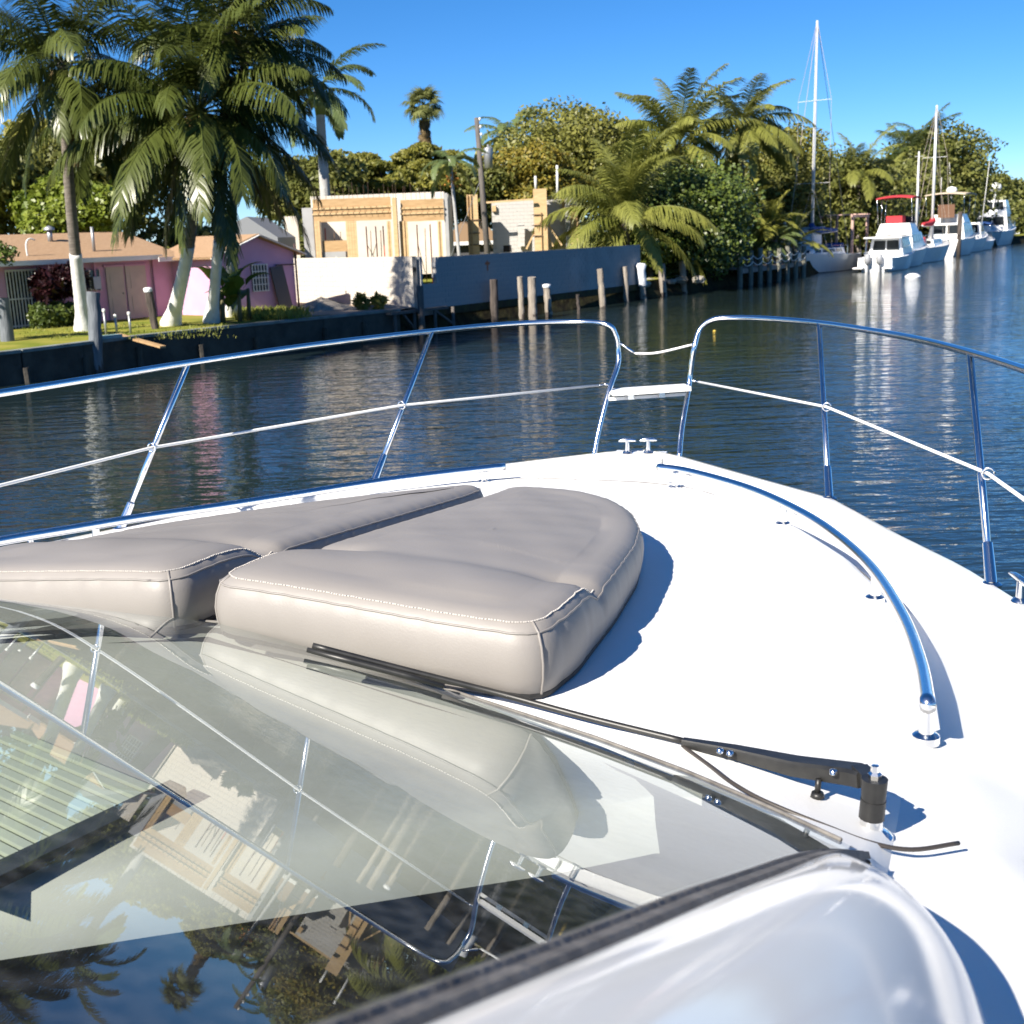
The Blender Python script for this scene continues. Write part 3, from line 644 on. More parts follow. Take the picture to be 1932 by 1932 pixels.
def tree(label, base, ells, n, size, m, seed, name='broadleaf_tree', trunk=.25, group=None, cat='tree', aspect=1.6, limbs=5, shell=.5, extra=None):
    base = Vector(base); root = empty(name, base, 0, label, cat, group)
    E = [(x - base.x, y - base.y, z - base.z, a, b, c) for x, y, z, a, b, c in ells]
    n = int(n * 1.7); size *= .74
    V, F = cloud(E, n, size, m, seed, aspect, shell)
    link('crown', fastmesh('crown', V, F, m), root)
    if extra:
        V, F = cloud(E, int(n * extra[1]), size, extra[0], seed + 99, aspect, shell); link('crown', fastmesh('crown', V, F, extra[0]), root)
    rg = random.Random(seed); zc = sum(e[2] for e in E) / len(E); cx = sum(e[0] for e in E) / len(E); cy = sum(e[1] for e in E) / len(E)
    top = Vector((cx, cy, zc)); mb = MB(); mb.tube(spline([(0, 0, -.2), (cx * .2 + rg.uniform(-.2, .2), cy * .2, zc * .35), (cx * .6, cy * .6, zc * .7), top], 4), [trunk * (1 - .06 * i) for i in range(13)], 8); tr = mb.build('trunk', M_bark, root, True)
    for e in rg.sample(E, min(limbs, len(E))):
        p = Vector((cx * .3, cy * .3, zc * .45)); q = Vector(e[:3]); md = p.lerp(q, .5) + Vector((0, 0, .25)); mb = MB(); mb.tube(spline([p, md, q], 4), [trunk * .5 * (1 - .09 * i) for i in range(9)], 6); mb.build('limb', M_bark, root, True)
    return root
def blobs(x0, y0, x1, y1, Yd, depth, k, seed, rz=(.30, .5), flat=1.0, zmin=None):
    """k leaf clumps filling the picture rectangle x0..x1, y0..y1 (survey px) at distance Yd, spread over a depth"""
    rg = random.Random(seed); out = []
    for i in range(k):
        a = rg.uniform(0, 6.283); rr = math.sqrt(rg.random()) * .78
        px = (x0 + x1) / 2 + (x1 - x0) / 2 * rr * math.cos(a); py = (y0 + y1) / 2 + (y1 - y0) / 2 * rr * math.sin(a)
        p = at(px, py, Yd + rg.uniform(-.5, .5) * depth); s = Yd / FPX
        r_ = min(x1 - x0, y1 - y0) * s * rg.uniform(*rz)
        out.append((p.x, p.y, p.z, r_ * rg.uniform(.9, 1.35), r_ * rg.uniform(.9, 1.3), r_ * rg.uniform(.65, .95) * flat))
    return out
def gp(x, Yd, z=GZ): p = at(x, 440, Yd); return (p.x, p.y, z)

# ---- four coconut palms on the lawn
def base_at(x, y): p = onz(x, y, GZ + .02); return (p.x, p.y, p.z)
b1 = base_at(160, 624); palm('tall upright coconut palm with white painted trunk before the pink house doors', b1, at(118, 116, 37.6), 28, 4.0, F_coco, .20, .15, 2.55, 5, dead=4, seed=1, group='coconut palms on the lawn', bend=-.1)
b2 = base_at(322, 614); palm('leaning coconut palm with flared white painted base, nearest the canal', b2, at(372, 208, 36.6), 42, 4.6, F_coco, .21, .16, 2.75, 16, dead=1, hi=7.2, seed=2, group='coconut palms on the lawn', bend=.25)
b3 = base_at(399, 609); palm('slender coconut palm with white painted base beside the banana plant', b3, at(428, 50, 37.4), 16, 3.4, F_coco, .17, .13, 2.9, 4, dead=0, hi=5.2, seed=3, group='coconut palms on the lawn', bend=.1)
b4 = gp(424, 45.5); palm('coconut palm rising behind the banana plant at the gable corner', b4, at(462, 118, 38.4), 15, 3.4, F_coco, .17, .13, 2.6, 4, dead=0, hi=4.8, seed=4, group='coconut palms on the lawn', bend=-.15)
# ---- palms behind the wall
palm('royal palm with smooth grey trunk behind the building shell', gp(617, 72), at(601, 165, 72), 13, 4.3, F_royal, .36, .26, shaft=1.5, trunkmat=M_royaltr, seed=5, name='royal_palm', hi=5.5, lo=1, group='palms behind the walls')
palm('small palm with drooping crown and orange fruit cluster behind the wall gap', gp(868, 56), at(849, 300, 56), 10, 1.75, F_royal, .085, .07, shaft=.6, trunkmat=M_royaltr, seed=6, name='christmas_palm', lo=1.5, hi=6, group='palms behind the walls')
palm('distant royal palm rising left of the olive tree', gp(968, 98), at(962, 258, 98), 11, 4.2, F_royal, .3, .22, shaft=1.2, trunkmat=M_royaltr, seed=7, name='royal_palm', lo=.5, hi=4.5, group='palms behind the walls')
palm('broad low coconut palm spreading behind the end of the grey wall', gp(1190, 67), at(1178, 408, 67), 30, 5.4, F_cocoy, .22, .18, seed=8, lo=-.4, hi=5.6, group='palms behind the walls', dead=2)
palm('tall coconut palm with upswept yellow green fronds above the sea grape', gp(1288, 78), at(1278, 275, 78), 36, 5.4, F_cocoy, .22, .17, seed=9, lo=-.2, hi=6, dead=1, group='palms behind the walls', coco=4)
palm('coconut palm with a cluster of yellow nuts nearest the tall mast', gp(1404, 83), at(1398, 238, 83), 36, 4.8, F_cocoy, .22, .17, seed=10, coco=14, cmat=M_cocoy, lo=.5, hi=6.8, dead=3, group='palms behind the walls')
# fan palm
def fan_palm():
    base = gp(808, 92); hub = at(799, 200, 92); root = empty('fan_palm', base, 0, 'tall slim fan palm with a shaggy brown skirt standing against the sky', 'palm tree')
    d = hub - Vector(base); mb = MB(); mb.tube(spline([(0, 0, 0), d * .5 + Vector((.15, 0, 0)), d], 8), .17, 8); mb.build('trunk', M_trunk, root, True)
    def fan(m, seed):
        rg = np.random.default_rng(seed); V = []; F = []; V += [(0, -.02, 0), (0, .02, 0), (.75, .015, .1), (.75, -.015, .1)]; F.append((0, 1, 2, 3))
        for k in range(26):
            a = -1.75 + 3.5 * k / 25; l = .95 * (1 - .12 * abs(a)) * rg.uniform(.9, 1.1); c, s = math.cos(a), math.sin(a); o = len(V)
            m1 = (.75 + c * l * .55, s * l * .55, .1 - .02); m2 = (.75 + c * l, s * l, .1 - .30 - .25 * rg.random())
            V += [(.75, 0, .1), (m1[0] - s * .045, m1[1] + c * .045, m1[2]), m2, (m1[0] + s * .045, m1[1] - c * .045, m1[2])]; F.append((o, o + 1, o + 2, o + 3))
        return fastmesh('fan_leaf', V, F, m)
    gm = [fan(leafmat('fan_leaf', (.10, .12, .035), (.19, .20, .07), .4, .25), i) for i in range(3)]; dm = [fan(ML_dead, 9 + i) for i in range(2)]
    rg = random.Random(3)
    for k in range(34):
        o = link('fan_leaf', gm[k % 3], root); o.location = d; f = k / 33; o.rotation_euler = (rg.uniform(-.4, .4), R(-75 + 120 * f), k * 2.4); s = rg.uniform(.85, 1.15); o.scale = (s, s, s)
    for k in range(22):
        o = link('dry_leaf', dm[k % 2], root); o.location = d + Vector((0, 0, -.4 - 1.9 * k / 22)); o.rotation_euler = (rg.uniform(-.4, .4), R(62 + rg.uniform(0, 20)), k * 2.4); s = rg.uniform(.55, .8); o.scale = (s, s, s)
fan_palm()
mb = MB()
ch = bpy.data.objects
# orange fruit under the small palm crown
fp = [o for o in bpy.data.objects if o.name.startswith('christmas_palm')][0]
c_ = at(853, 338, 56) - Vector(fp.location); rg = random.Random(4)
for k in range(46):
    p = c_ + Vector((rg.gauss(0, .17), rg.gauss(0, .17), rg.gauss(0, .17))); mb.lathe([(0, -.05), (.045, -.02), (.045, .02), (0, .05)], p, 5)
fo = mb.build('fruit_cluster', M_fruit, fp, True); fo['kind'] = 'stuff'

# ================================================================== BUILDINGS
M_pink = mat('pink_stucco', (0.60, 0.34, 0.50), 0.85, col2=(0.54, 0.30, 0.45), scale=1.2, bump=0.2, bscale=25)
M_roof = mat('tan_shingles', (0.30, 0.185, 0.10), 0.9, col2=(0.37, 0.24, 0.14), scale=5, bump=0.7, bscale=8, stretch=(1.2, 3.5, 3.5))
M_trim = mat('white_trim', (0.68, 0.68, 0.66), 0.6)
M_door = mat('beige_door', (0.50, 0.44, 0.38), 0.6, col2=(0.45, 0.40, 0.35), scale=3)
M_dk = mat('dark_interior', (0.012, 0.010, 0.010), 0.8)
M_dkdoor = mat('charcoal_panel', (0.055, 0.055, 0.062), 0.6)
M_redpan = mat('faded_red_panel', (0.28, 0.09, 0.08), 0.7)
M_pane = mat('window_pane', (0.05, 0.06, 0.07), 0.08)
M_blockl = mat('cream_block', (0.62, 0.565, 0.49), 0.9, col2=(0.52, 0.475, 0.415), scale=0.9, bump=0.25, bscale=18)
M_blockg = mat('grey_block', (0.37, 0.37, 0.37), 0.9, col2=(0.29, 0.29, 0.29), scale=0.8, bump=0.3, bscale=16)
M_mort = mat('mortar', (0.40, 0.385, 0.36), 0.95)
M_ply = mat('formwork_plywood', (0.46, 0.31, 0.155), 0.75, col2=(0.55, 0.39, 0.21), scale=2.5, bump=0.1, stretch=(1, 1, 6))
M_ply2 = mat('weathered_plywood', (0.36, 0.225, 0.105), 0.8, col2=(0.44, 0.29, 0.145), scale=2, stretch=(1, 1, 5))
M_rust = mat('rusty_steel', (0.10, 0.06, 0.04), 0.8)
M_redp = mat('red_shoring', (0.42, 0.07, 0.035), 0.5)
M_algae = mat('dark_algae', (0.022, 0.020, 0.010), 0.95, col2=(0.04, 0.045, 0.014), scale=3, bump=0.6)
M_steel = mat('grey_steel', (0.35, 0.36, 0.37), 0.45, 0.6)
M_pole = mat('weathered_pole', (0.085, 0.075, 0.07), 0.9, col2=(0.13, 0.115, 0.10), scale=4, bump=0.4, stretch=(4, 4, .6))

# -------- pink house
e1 = Vector((.655, .755, 0)); e2 = Vector((-.755, .655, 0))
H0 = Vector((-17.5, 43.2, GZ)); HRZ = math.atan2(e1.y, e1.x)
house = empty('pink_house', H0, HRZ, 'low pink house with tan shingle roof behind the palms', 'house')
# local frame: x along the facade (right), y inland, z up
def hx(px, y=0.0):                       # facade coordinate seen at picture column px
    d = ray(px, 520); d2 = Vector((d[0], d[1])); o = Vector((H0.x, H0.y)) + Vector((e2.x, e2.y)) * y
    A = np.array([[e1.x, -d2.x], [e1.y, -d2.y]]); return float(np.linalg.solve(A, np.array([-o.x, -o.y]))[0])
xL, xS, xE = -7.0, hx(287), hx(560)
WX0, WX1 = hx(408, -3.0), hx(556, -3.0)
EV = 2.35                                # eave height above ground
mb = MB(); mb.box(((xL + xS) / 2, 3.5, EV / 2), (xS - xL, 7, EV)); mb.build('wall', M_pink, house)
mb = MB(); mb.box(((xS + WX0) / 2 + .003, 3.38, EV / 2 - .03), (WX0 - xS, 7.0, EV - .06)); mb.build('wall', M_pink, house)
mb = MB(); mb.box(((WX0 + WX1) / 2, -1.15, EV / 2 - .03), (WX1 - WX0 - .006, 3.7, EV - .06)); mb.build('wall', M_pink, house)
# gable wall on the wing
gx = (WX0 + WX1) / 2; GH = 2.92
mb = MB(); mb.prism([(WX0, -3.0, EV - .06), (WX1, -3.0, EV - .06), (gx, -3.0, GH)], (0, .2, 0)); mb.build('gable', M_pink, house)
def slope(parts, name='roof_slope'):
    pass
def roofq(a, b, c, d, th=.09):
    n = (Vector(b) - Vector(a)).cross(Vector(d) - Vector(a)).normalized()
    if n.z < 0: n = -n
    mb = MB(); mb.prism([a, b, c, d], n * th); return mb
RZ_, RY = 3.25, 3.5
roofq((xL - .3, -.55, EV - .06), (xS, -.55, EV - .06), (xS, RY, RZ_), (xL - .3, RY, RZ_)).build('roof', M_roof, house)
roofq((xS + .004, -.75, EV - .16), (WX0 + .3, -.75, EV - .16), (WX0 + .3, RY, RZ_ - .02), (xS + .004, RY, RZ_ - .02)).build('roof', M_roof, house)
roofq((xL - .3, 7.5, EV - .1), (WX0 + .3, 7.5, EV - .1), (WX0 + .3, RY, RZ_), (xL - .3, RY, RZ_)).build('roof', M_roof, house)
roofq((WX0 - .35, -3.3, EV - .2), (gx, -3.3, GH + .02), (gx, .8, GH + .02), (WX0 - .35, .8, EV - .2)).build('roof', M_roof, house)
roofq((WX1 + .35, -3.3, EV - .2), (gx, -3.3, GH + .02), (gx, .8, GH + .02), (WX1 + .35, .8, EV - .2)).build('roof', M_roof, house)
mb = MB(); mb.box(((xL + xS) / 2, -.58, EV - .06), (xS - xL + .3, .04, .17)); mb.build('fascia', M_trim, house)
mb = MB(); mb.box(((xS + WX0) / 2 - .1, -.78, EV - .15), (WX0 - xS + .1, .04, .17)); mb.build('fascia', M_trim, house)
for a, b in (((WX0 - .38, -3.33, EV - .19), (gx, -3.33, GH + .05)), ((WX1 + .38, -3.33, EV - .19), (gx, -3.33, GH + .05))):
    mb = MB(); mb.bar(a, b, .03, .17, (0, 1, 0)); mb.build('rake_board', M_trim, house)
# doors
for a, b in ((199, 232), (236, 274)):
    x0, x1 = hx(a), hx(b); dr = MB().box(((x0 + x1) / 2, -.025, 1.0), (x1 - x0, .05, 2.0)).build('door', M_door, house)
    for z in (.55, 1.45): MB().box(((x0 + x1) / 2, -.056, z), ((x1 - x0) * .6, .012, .62)).build('door_panel', M_door, dr)
    MB().lathe([(0, -.04), (.04, 0), (0, .04)], (x1 - .1, -.08, 1.0), 8).build('handle', M_steel, dr, True)
    MB().box(((x0 + x1) / 2, -.03, 2.04), (x1 - x0 + .16, .06, .07)).build('lintel', M_pink, house)
# window with grille beside the doors
x0, x1 = hx(147), hx(186); wn = MB().box(((x0 + x1) / 2, -.02, 1.55), (x1 - x0, .06, .75)).build('window', M_pane, house)
for k in range(5): MB().box((x0 + (x1 - x0) * k / 4, -.07, 1.55), (.03, .03, .8)).build('grille_bar', M_trim, wn)
# left porch gate of white bars
x0, x1 = hx(9), hx(76); gt = MB().box(((x0 + x1) / 2, .02, 1.0), (x1 - x0, .05, 2.0)).build('porch_opening', M_dk, house)
for k in range(12): MB().box((x0 + (x1 - x0) * k / 11, -.08, 1.0), (.035, .035, 2.05)).build('bar', M_trim, gt)
for z in (.1, 1.05, 2.05): MB().box(((x0 + x1) / 2, -.10, z), (x1 - x0 + .06, .03, .05)).build('rail', M_trim, gt)
# garage opening with sliding panel
x0, x1 = hx(340, -.12), hx(398, -.12); go = MB().box(((x0 + x1) / 2, -.15, 1.0), (x1 - x0, .04, 2.0)).build('garage_opening', M_dk, house)
MB().box((x0 + (x1 - x0) * .5, -.2, 1.0), (.06, .05, 2.0)).build('jamb', M_trim, go)
MB().box((x0 + (x1 - x0) * .76, -.19, .75), ((x1 - x0) * .46, .03, 1.45)).build('sliding_panel', M_door, go)
MB().box((x0 + (x1 - x0) * .24, -.19, 1.25), ((x1 - x0) * .45, .03, .28)).build('red_panel', M_redpan, go)
# gable window with white bars, charcoal panel leaning, corner pipe
x0, x1 = hx(474, -3), hx(502, -3); wn = MB().box(((x0 + x1) / 2, -3.0, 1.35), (x1 - x0, .08, 1.0)).build('window', M_pane, house)
for k in range(6): MB().box((x0 + (x1 - x0) * k / 5, -3.09, 1.35), (.03, .03, 1.06)).build('grille_bar', M_trim, wn)
for k in range(5): MB().box(((x0 + x1) / 2, -3.11, .85 + .25 * k), (x1 - x0 + .05, .03, .03)).build('grille_bar', M_trim, wn)
x0, x1 = hx(510, -3), hx(534, -3); pn = MB().bar(((x0 + x1) / 2 - .05, -3.06, 1.75), ((x0 + x1) / 2 + .12, -3.32, .0), x1 - x0, .05, (0, 1, 0)).build('charcoal_panel', M_dkdoor, house)
MB().tube([(WX1 + .03, -3.08, 0), (WX1 + .03, -3.08, 2.6)], .04, 8).build('corner_pipe', mat('brown_pipe', (.06, .03, .03), .6), house, True)
MB().bar((hx(519, -3), -3.1, EV - .55), (WX1, -3.1, EV - .55), .05).build('trim_board', mat('brown_pipe', (.06, .03, .03), .6), house)
# roof vents and meter
def rz_at(y): return EV - .06 + (y + .55) / (RY + .55) * (RZ_ - EV + .06) + .08
for px, y, h in ((103, 2.2, .42), (183, .4, .9)):
    x = hx(px, y); vent = MB().tube([(x, y, rz_at(y) - .05), (x, y, rz_at(y) + h)], .06 if h > .5 else .10, 8).build('roof_vent', M_steel, house, True)
    if h < .5: MB().lathe([(.2, .0), (.2, .08), (.05, .16), (0, .17)], (x, y, rz_at(y) + h), 10).build('vent_cap', M_steel, vent, True)
x = hx(54, .2); MB().tube(spline([(x, .1, rz_at(.1) - .1), (x, .1, rz_at(.1) + .42), (x + .15, .1, rz_at(.1) + .6), (x + .35, .1, rz_at(.1) + .55)], 4), .03, 6).build('vent_pipe', M_trim, house, True)
x = hx(177); MB().box((x, -.1, 1.45), (.3, .2, .45)).build('meter_box', M_steel, house); MB().tube([(x, -.08, 1.65), (x, -.08, 2.2)], .04, 6).build('conduit', M_pink, house)

# -------- concrete block walls
def block_wall(name, A, B, z0, z1, m, label, bw=.4, bh=.2, th=.2, notch=None, limit=300):
    A, B = Vector(A), Vector(B); L = (B - A).length; rz = math.atan2(B.y - A.y, B.x - A.x)
    root = empty(name, (A.x, A.y, z0), rz, label, 'wall')
    H = z1 - z0; nr = int(round(H / bh)); bh = H / nr; nc = int(round(L / bw)); bw = L / nc
    x0 = notch[0] if notch else 0; hmin = notch[1] if notch else 0
    mb = MB()
    if notch: mb.box((x0 / 2, 0, hmin / 2), (x0 - .004, th - .024, hmin - .01)); mb.box(((L + x0) / 2, 0, H / 2), (L - x0 - .01, th - .024, H - .01))
    else: mb.box((L / 2, 0, H / 2), (L - .01, th - .024, H - .01))
    mb.build('mortar', M_mort, root)
    full = MB().box((0, 0, 0), (bw - .010, th, bh - .010)).mesh('block', m); half = MB().box((0, 0, 0), (bw / 2 - .010, th, bh - .010)).mesh('block', m)
    rg = random.Random(len(name)); items = []
    for r in range(nr):
        off = (r % 2) * bw / 2; xs = [(bw / 2 + c * bw + off, full) for c in range(nc - (r % 2))] + ([(bw / 4, half), (L - bw / 4, half)] if r % 2 else [])
        for x, me in xs:
            z = (r + .5) * bh
            if notch and x < x0 + bw * .25 and z > hmin: continue
            items.append((x, z, me))
    items.sort(key=lambda i: i[0]); rest = MB()
    for k, (x, z, me) in enumerate(items):
        dy = rg.uniform(-.003, .003)
        if k < limit: o = link('block', me, root); o.location = (x, dy, z)
        else: rest.box((x, dy, z), ((bw if me is full else bw / 2) - .010, th, bh - .010))
    if rest.v: o = rest.build('block_courses', m, root); o['kind'] = 'stuff'
    return root
CW0, CW1 = at(548, 570, 55.0), at(786, 579, 47.3)
block_wall('block_wall', (CW0.x, CW0.y), (CW1.x, CW1.y), GZ - .05, 2.86, M_blockl, 'sunlit cream concrete block wall beside the pink gable')
G0 = Vector((-3.32, 47.55)); G1 = Vector((7.0, 62.8))
gw_ = block_wall('block_wall', G0, G1, .55, 2.78, M_blockg, 'long shaded grey concrete block wall along the water', notch=(1.05, 1.15))
gl = (G1 - G0).length
def gw(px, z):                          # point on the grey wall face seen at column px
    d = ray(px, 480); A = np.array([[(G1 - G0).x / gl, -d[0]], [(G1 - G0).y / gl, -d[1]]]); s = float(np.linalg.solve(A, np.array([-G0.x, -G0.y]))[0]); return s
# orange cross sprayed on the wall, pilaster stains
s = gw(915, 2.4); M_or = mat('orange_paint', (.42, .12, .035), .8, col2=(.30, .13, .07), scale=9)
MB().box((s, -.1045, 1.75), (.10, .004, .42)).build('paint_mark', M_or, gw_); MB().box((s, -.1085, 1.84), (.34, .004, .10)).build('paint_mark', M_or, gw_)
MB().box((gl / 2 + .4, -.09, .10), (gl - .8, .14, .30)).build('algae_band', M_algae, gw_)
MB().box((.06, .0, 1.12), (.12, .26, 2.3)).build('end_post', M_blockg, gw_)
# ledge and stumps in front of the wall
lg = empty('dock_ledge', (-4.4, 46.2, 0), math.atan2(15.2, 10.3), 'dark broken timber ledge below the wall corner', 'ledge')
MB().box((1.2, -.35, .80), (3.6, .5, .10)).build('plank', M_pole, lg)
for x in (-.3, .9, 2.2, 3.4): MB().tube([(x, -.5, -.8), (x, -.5, .8)], .07, 7).build('post', M_pole, lg, True)
MB().bar((2.2, -.5, .75), (3.2, -.6, .15), .08).build('brace', M_pole, lg); MB().bar((.9, -.5, .1), (.2, -.55, .7), .08).build('brace', M_pole, lg)
p = at(793, 560, 46.6); mb = MB(); mb.tube([(p.x, p.y, -.5), (p.x, p.y, 1.75)], .13, 9); tag(mb.build('corner_post', M_pole, None, True), 'short dark timber post at the corner where cream and grey walls meet', 'post')
# rubble heap and weeds before the cream wall
hp = at(650, 578, 47.4); rg = random.Random(2)
def heap(c, rx, ry, h, m, name, label, seed):
    rows = []; r_ = random.Random(seed)
    for i in range(9):
        t = i / 8; rows.append([(c.x + rx * t * math.cos(a) * (1 + .12 * math.sin(3 * a + seed)), c.y + ry * t * math.sin(a), c.z + h * (1 - t) ** .9 * (1 + r_.uniform(-.08, .08)) - .03) for a in [2 * math.pi * j / 22 for j in range(23)]])
    mb = MB(); mb.grid(rows[::-1]); return tag(mb.build(name, m, None, True), label, 'heap')
M_sand = mat('pale_rubble', (.34, .30, .25), .95, col2=(.24, .21, .18), scale=4, bump=1, bscale=12)
M_sandw = mat('white_sand', (.62, .60, .55), .95, col2=(.55, .52, .47), scale=2, bump=.4)
heap(Vector((hp.x - .9, hp.y, GZ)), 1.5, .6, .55, M_sand, 'rubble_heap', 'grey rubble heap at the foot of the cream wall', 1)
heap(Vector((hp.x + 1.1, hp.y - .1, GZ)), 1.6, .5, .28, M_sand, 'rubble_heap', 'low flat rubble heap near the end of the cream wall', 2)
mb = MB(); a = at(556, 600, 44.5); b = at(740, 583, 45.9)
mb.add([(a.x - .6, a.y - .9, GZ + .022), (b.x, b.y - .35, GZ + .022), (CW1.x, CW1.y, GZ + .022), (CW0.x, CW0.y, GZ + .022)], [(0, 1, 2, 3)]); tag(mb.build('dirt_path', mat('pale_dirt', (.36, .27, .20), .95, col2=(.28, .21, .15), scale=1.5, bump=.5)), kind='structure')

# -------- building shell left: block piers, plywood lintels and columns, shoring
YB = 63.0
def bpt(px, py, Yd=YB): return at(px, py, Yd)
shell = empty('building_shell', (at(700, 480, YB).x, YB, GZ), 0, 'unfinished block building with plywood lintel forms behind the cream wall', 'building')
SO = Vector(shell.location)
def sbox(name, x0, y0, x1, y1, Yd, dy, m, parent=None, root=None, off=None):
    root = root or shell; off = off or SO; a, b = at(x0, y0, Yd), at(x1, y1, Yd); xm = (a.x + b.x) / 2
    zt = at((x0 + x1) / 2, y0, Yd).z; zb = at((x0 + x1) / 2, y1, Yd).z
    return MB().box((xm - off.x, Yd + dy / 2 - off.y, (zt + zb) / 2 - off.z), (abs(b.x - a.x), dy, zt - zb)).build(name, m, parent or root)
gnd = 520
sbox('block_pier', 569, 392, 598, gnd, YB, .4, M_blockg); sbox('side_wall', 534, 408, 569, gnd, YB + 4, .2, M_blockl)
MB().box((at(575, 400, YB).x - SO.x, 2.9, 2.0), (.2, 4.6, 4.0)).build('side_wall', M_blockl, shell)
MB().box((at(842, 400, YB).x - SO.x, 2.9, 2.4), (.2, 4.6, 4.75)).build('side_wall', M_blockl, shell)
bw_ = sbox('back_wall', 585, 366, 845, gnd, YB + 5.0, .2, M_blockl)
sbox('block_pier', 836, 364, 851, gnd, YB - .02, .4, M_blockg)
for x0, x1, y0 in ((589, 739, 374), (755, 838, 376)):
    sbox('lintel_form', x0, y0, x1, 417, YB - .1, .06, M_ply2)
    for y in (392, 402): sbox('batten', x0, y - 1.6, x1, y + 1.6, YB - .16, .05, M_ply)
for x in range(600, 738, 11): sbox('form_tie', x - .5, 388, x + .5, 406, YB - .20, .03, M_rust)
for x in range(762, 836, 11): sbox('form_tie', x - .5, 388, x + .5, 406, YB - .20, .03, M_rust)
for x0, x1 in ((596, 606), (655, 675), (733, 739), (755, 772), (827, 836)):
    cf = sbox('column_form', x0, 417, x1, gnd, YB - .1, .35, M_ply2)
    for k in range(max(2, int((x1 - x0) / 5))):
        x = x0 + (x1 - x0) * (k + .5) / max(2, int((x1 - x0) / 5)); sbox('stud', x - 1, 417, x + 1, gnd, YB - .19, .07, M_ply, cf)
sbox('corner_form', 739, 373, 755, gnd, YB - .45, .5, M_ply)
sbox('apron_panel', 608, 454, 655, 475, YB, .05, M_ply2); sbox('apron_wall', 606, 475, 655, gnd, YB, .2, M_blockg)
for x in (612, 690, 708, 722, 786, 811):
    a = at(x, 417, YB + 1.2); MB().tube([(a.x - SO.x, 1.2, 0), (a.x - SO.x, 1.2, 3.3)], .035, 6).build('shoring_post', M_redp, shell, True)
for x in (628, 640, 697, 716, 800):
    a = at(x, 430, YB + 2.2); MB().tube([(a.x - SO.x, 2.2, 0), (a.x - SO.x + .05, 2.2, 3.1)], .022, 5).build('scaffold_pole', M_rust, shell, True)
for x, x2 in ((690, 722), (708, 690), (786, 800)):
    a, b = at(x, 430, YB + 2), at(x2, 470, YB + 2); MB().tube([(a.x - SO.x, 2, 2.4), (b.x - SO.x, 2, .8)], .018, 5).build('scaffold_brace', M_rust, shell, True)
rg = random.Random(8)
for k in range(26):
    x = 605 + 225 * k / 25 + rg.uniform(-3, 3); a = at(x, 372, YB + .1); MB().tube([(a.x - SO.x, .1, a.z - SO.z - .1), (a.x - SO.x + rg.uniform(-.03, .03), .1, a.z - SO.z + rg.uniform(.35, .75))], .010, 4).build('rebar', M_rust, shell)
heap(Vector((at(634, 480, 57).x, 57, GZ)), 1.5, 1.0, 1.85, M_sandw, 'sand_heap', 'rounded white sand heap showing over the left part of the cream wall', 3)
heap(Vector((at(703, 480, 55.5).x, 55.5, GZ)), 2.0, 1.0, 1.85, M_sandw, 'sand_heap', 'broad white sand heap showing over the middle of the cream wall', 4)

# -------- building shell right
YR = 67.0
shed = empty('building_shell', (at(985, 470, YR).x, YR, GZ), 0, 'unfinished block wall with tall plywood column forms behind the grey wall', 'building')
RO_ = Vector(shed.location)
def rbox(name, x0, y0, x1, y1, Yd, dy, m, parent=None): return sbox(name, x0, y0, x1, y1, Yd, dy, m, parent, shed, RO_)
gnd = 500
# block wall with individual blocks
a, b = at(927, 380, YR + 2), at(1070, 380, YR + 2); zt = at(1000, 378, YR + 2).z
wl = MB().box(((a.x + b.x) / 2 - RO_.x, 2.1, (zt - GZ) / 2), (b.x - a.x, .17, zt - GZ)).build('wall', M_mort, shed)
bw, bh = .4, .2; nc = int((b.x - a.x) / bw); nr = int((zt - GZ) / bh); me = MB().box((0, 0, 0), (bw - .01, .2, bh - .01)).mesh('block', mat('pale_grey_block', (.50, .485, .46), .9, col2=(.44, .43, .41), scale=1.2, bump=.25, bscale=18))
for r in range(5, nr):
    for c in range(nc - (r % 2)):
        x = a.x + bw * (c + .5 + .5 * (r % 2)); z = (r + .5) * bh
        pxx = 927 + (x - a.x) / (b.x - a.x) * 143
        if r in (8, 9) and 947 < pxx < 966: continue
        o = link('block', me, wl); o.location = (x - RO_.x, 2.1, z + (zt - GZ - nr * bh))
MB().box((at(956, 436, YR + 2).x - RO_.x, 2.02, 1.85), (.45, .06, .35)).build('opening', M_dk, shed)
pf = rbox('column_form', 880, 367, 906, gnd, YR, .55, M_ply)
for x in (884, 890): rbox('stud', x - 1.6, 367, x + 1.6, gnd, YR - .1, .09, M_ply2, pf)
for y in (415, 440, 462): rbox('clamp', 884, y - .8, 906, y + .8, YR - .06, .05, M_rust, pf)
pf = rbox('column_form', 1006, 356, 1035, gnd, YR + .6, .6, M_ply)
for y in (405, 425, 445): rbox('clamp', 1004, y - .8, 1024, y + .8, YR + .53, .05, M_rust, pf)
rbox('stud', 1021, 400, 1023.4, gnd, YR + .5, .08, M_ply2, pf)
rbox('block_pier', 1066, 372, 1078, gnd, YR + 1.3, .3, M_blockg); rbox('column_form', 1076, 388, 1092, gnd, YR + 1.2, .4, M_ply); rbox('cap_block', 1066, 371, 1089, 387, YR + 1.22, .35, M_blockg)
p0, p1 = at(905, 383, YR + .3), at(1008, 376, YR + .3); MB().bar(p0 - RO_, p1 - RO_, .12, .10).build('tie_beam', M_ply, shed)
rbox('corbel', 928, 388, 936, 399, YR + 1.8, .2, M_ply); rbox('corbel', 1060, 376, 1066, 393, YR + 1.8, .2, M_ply)
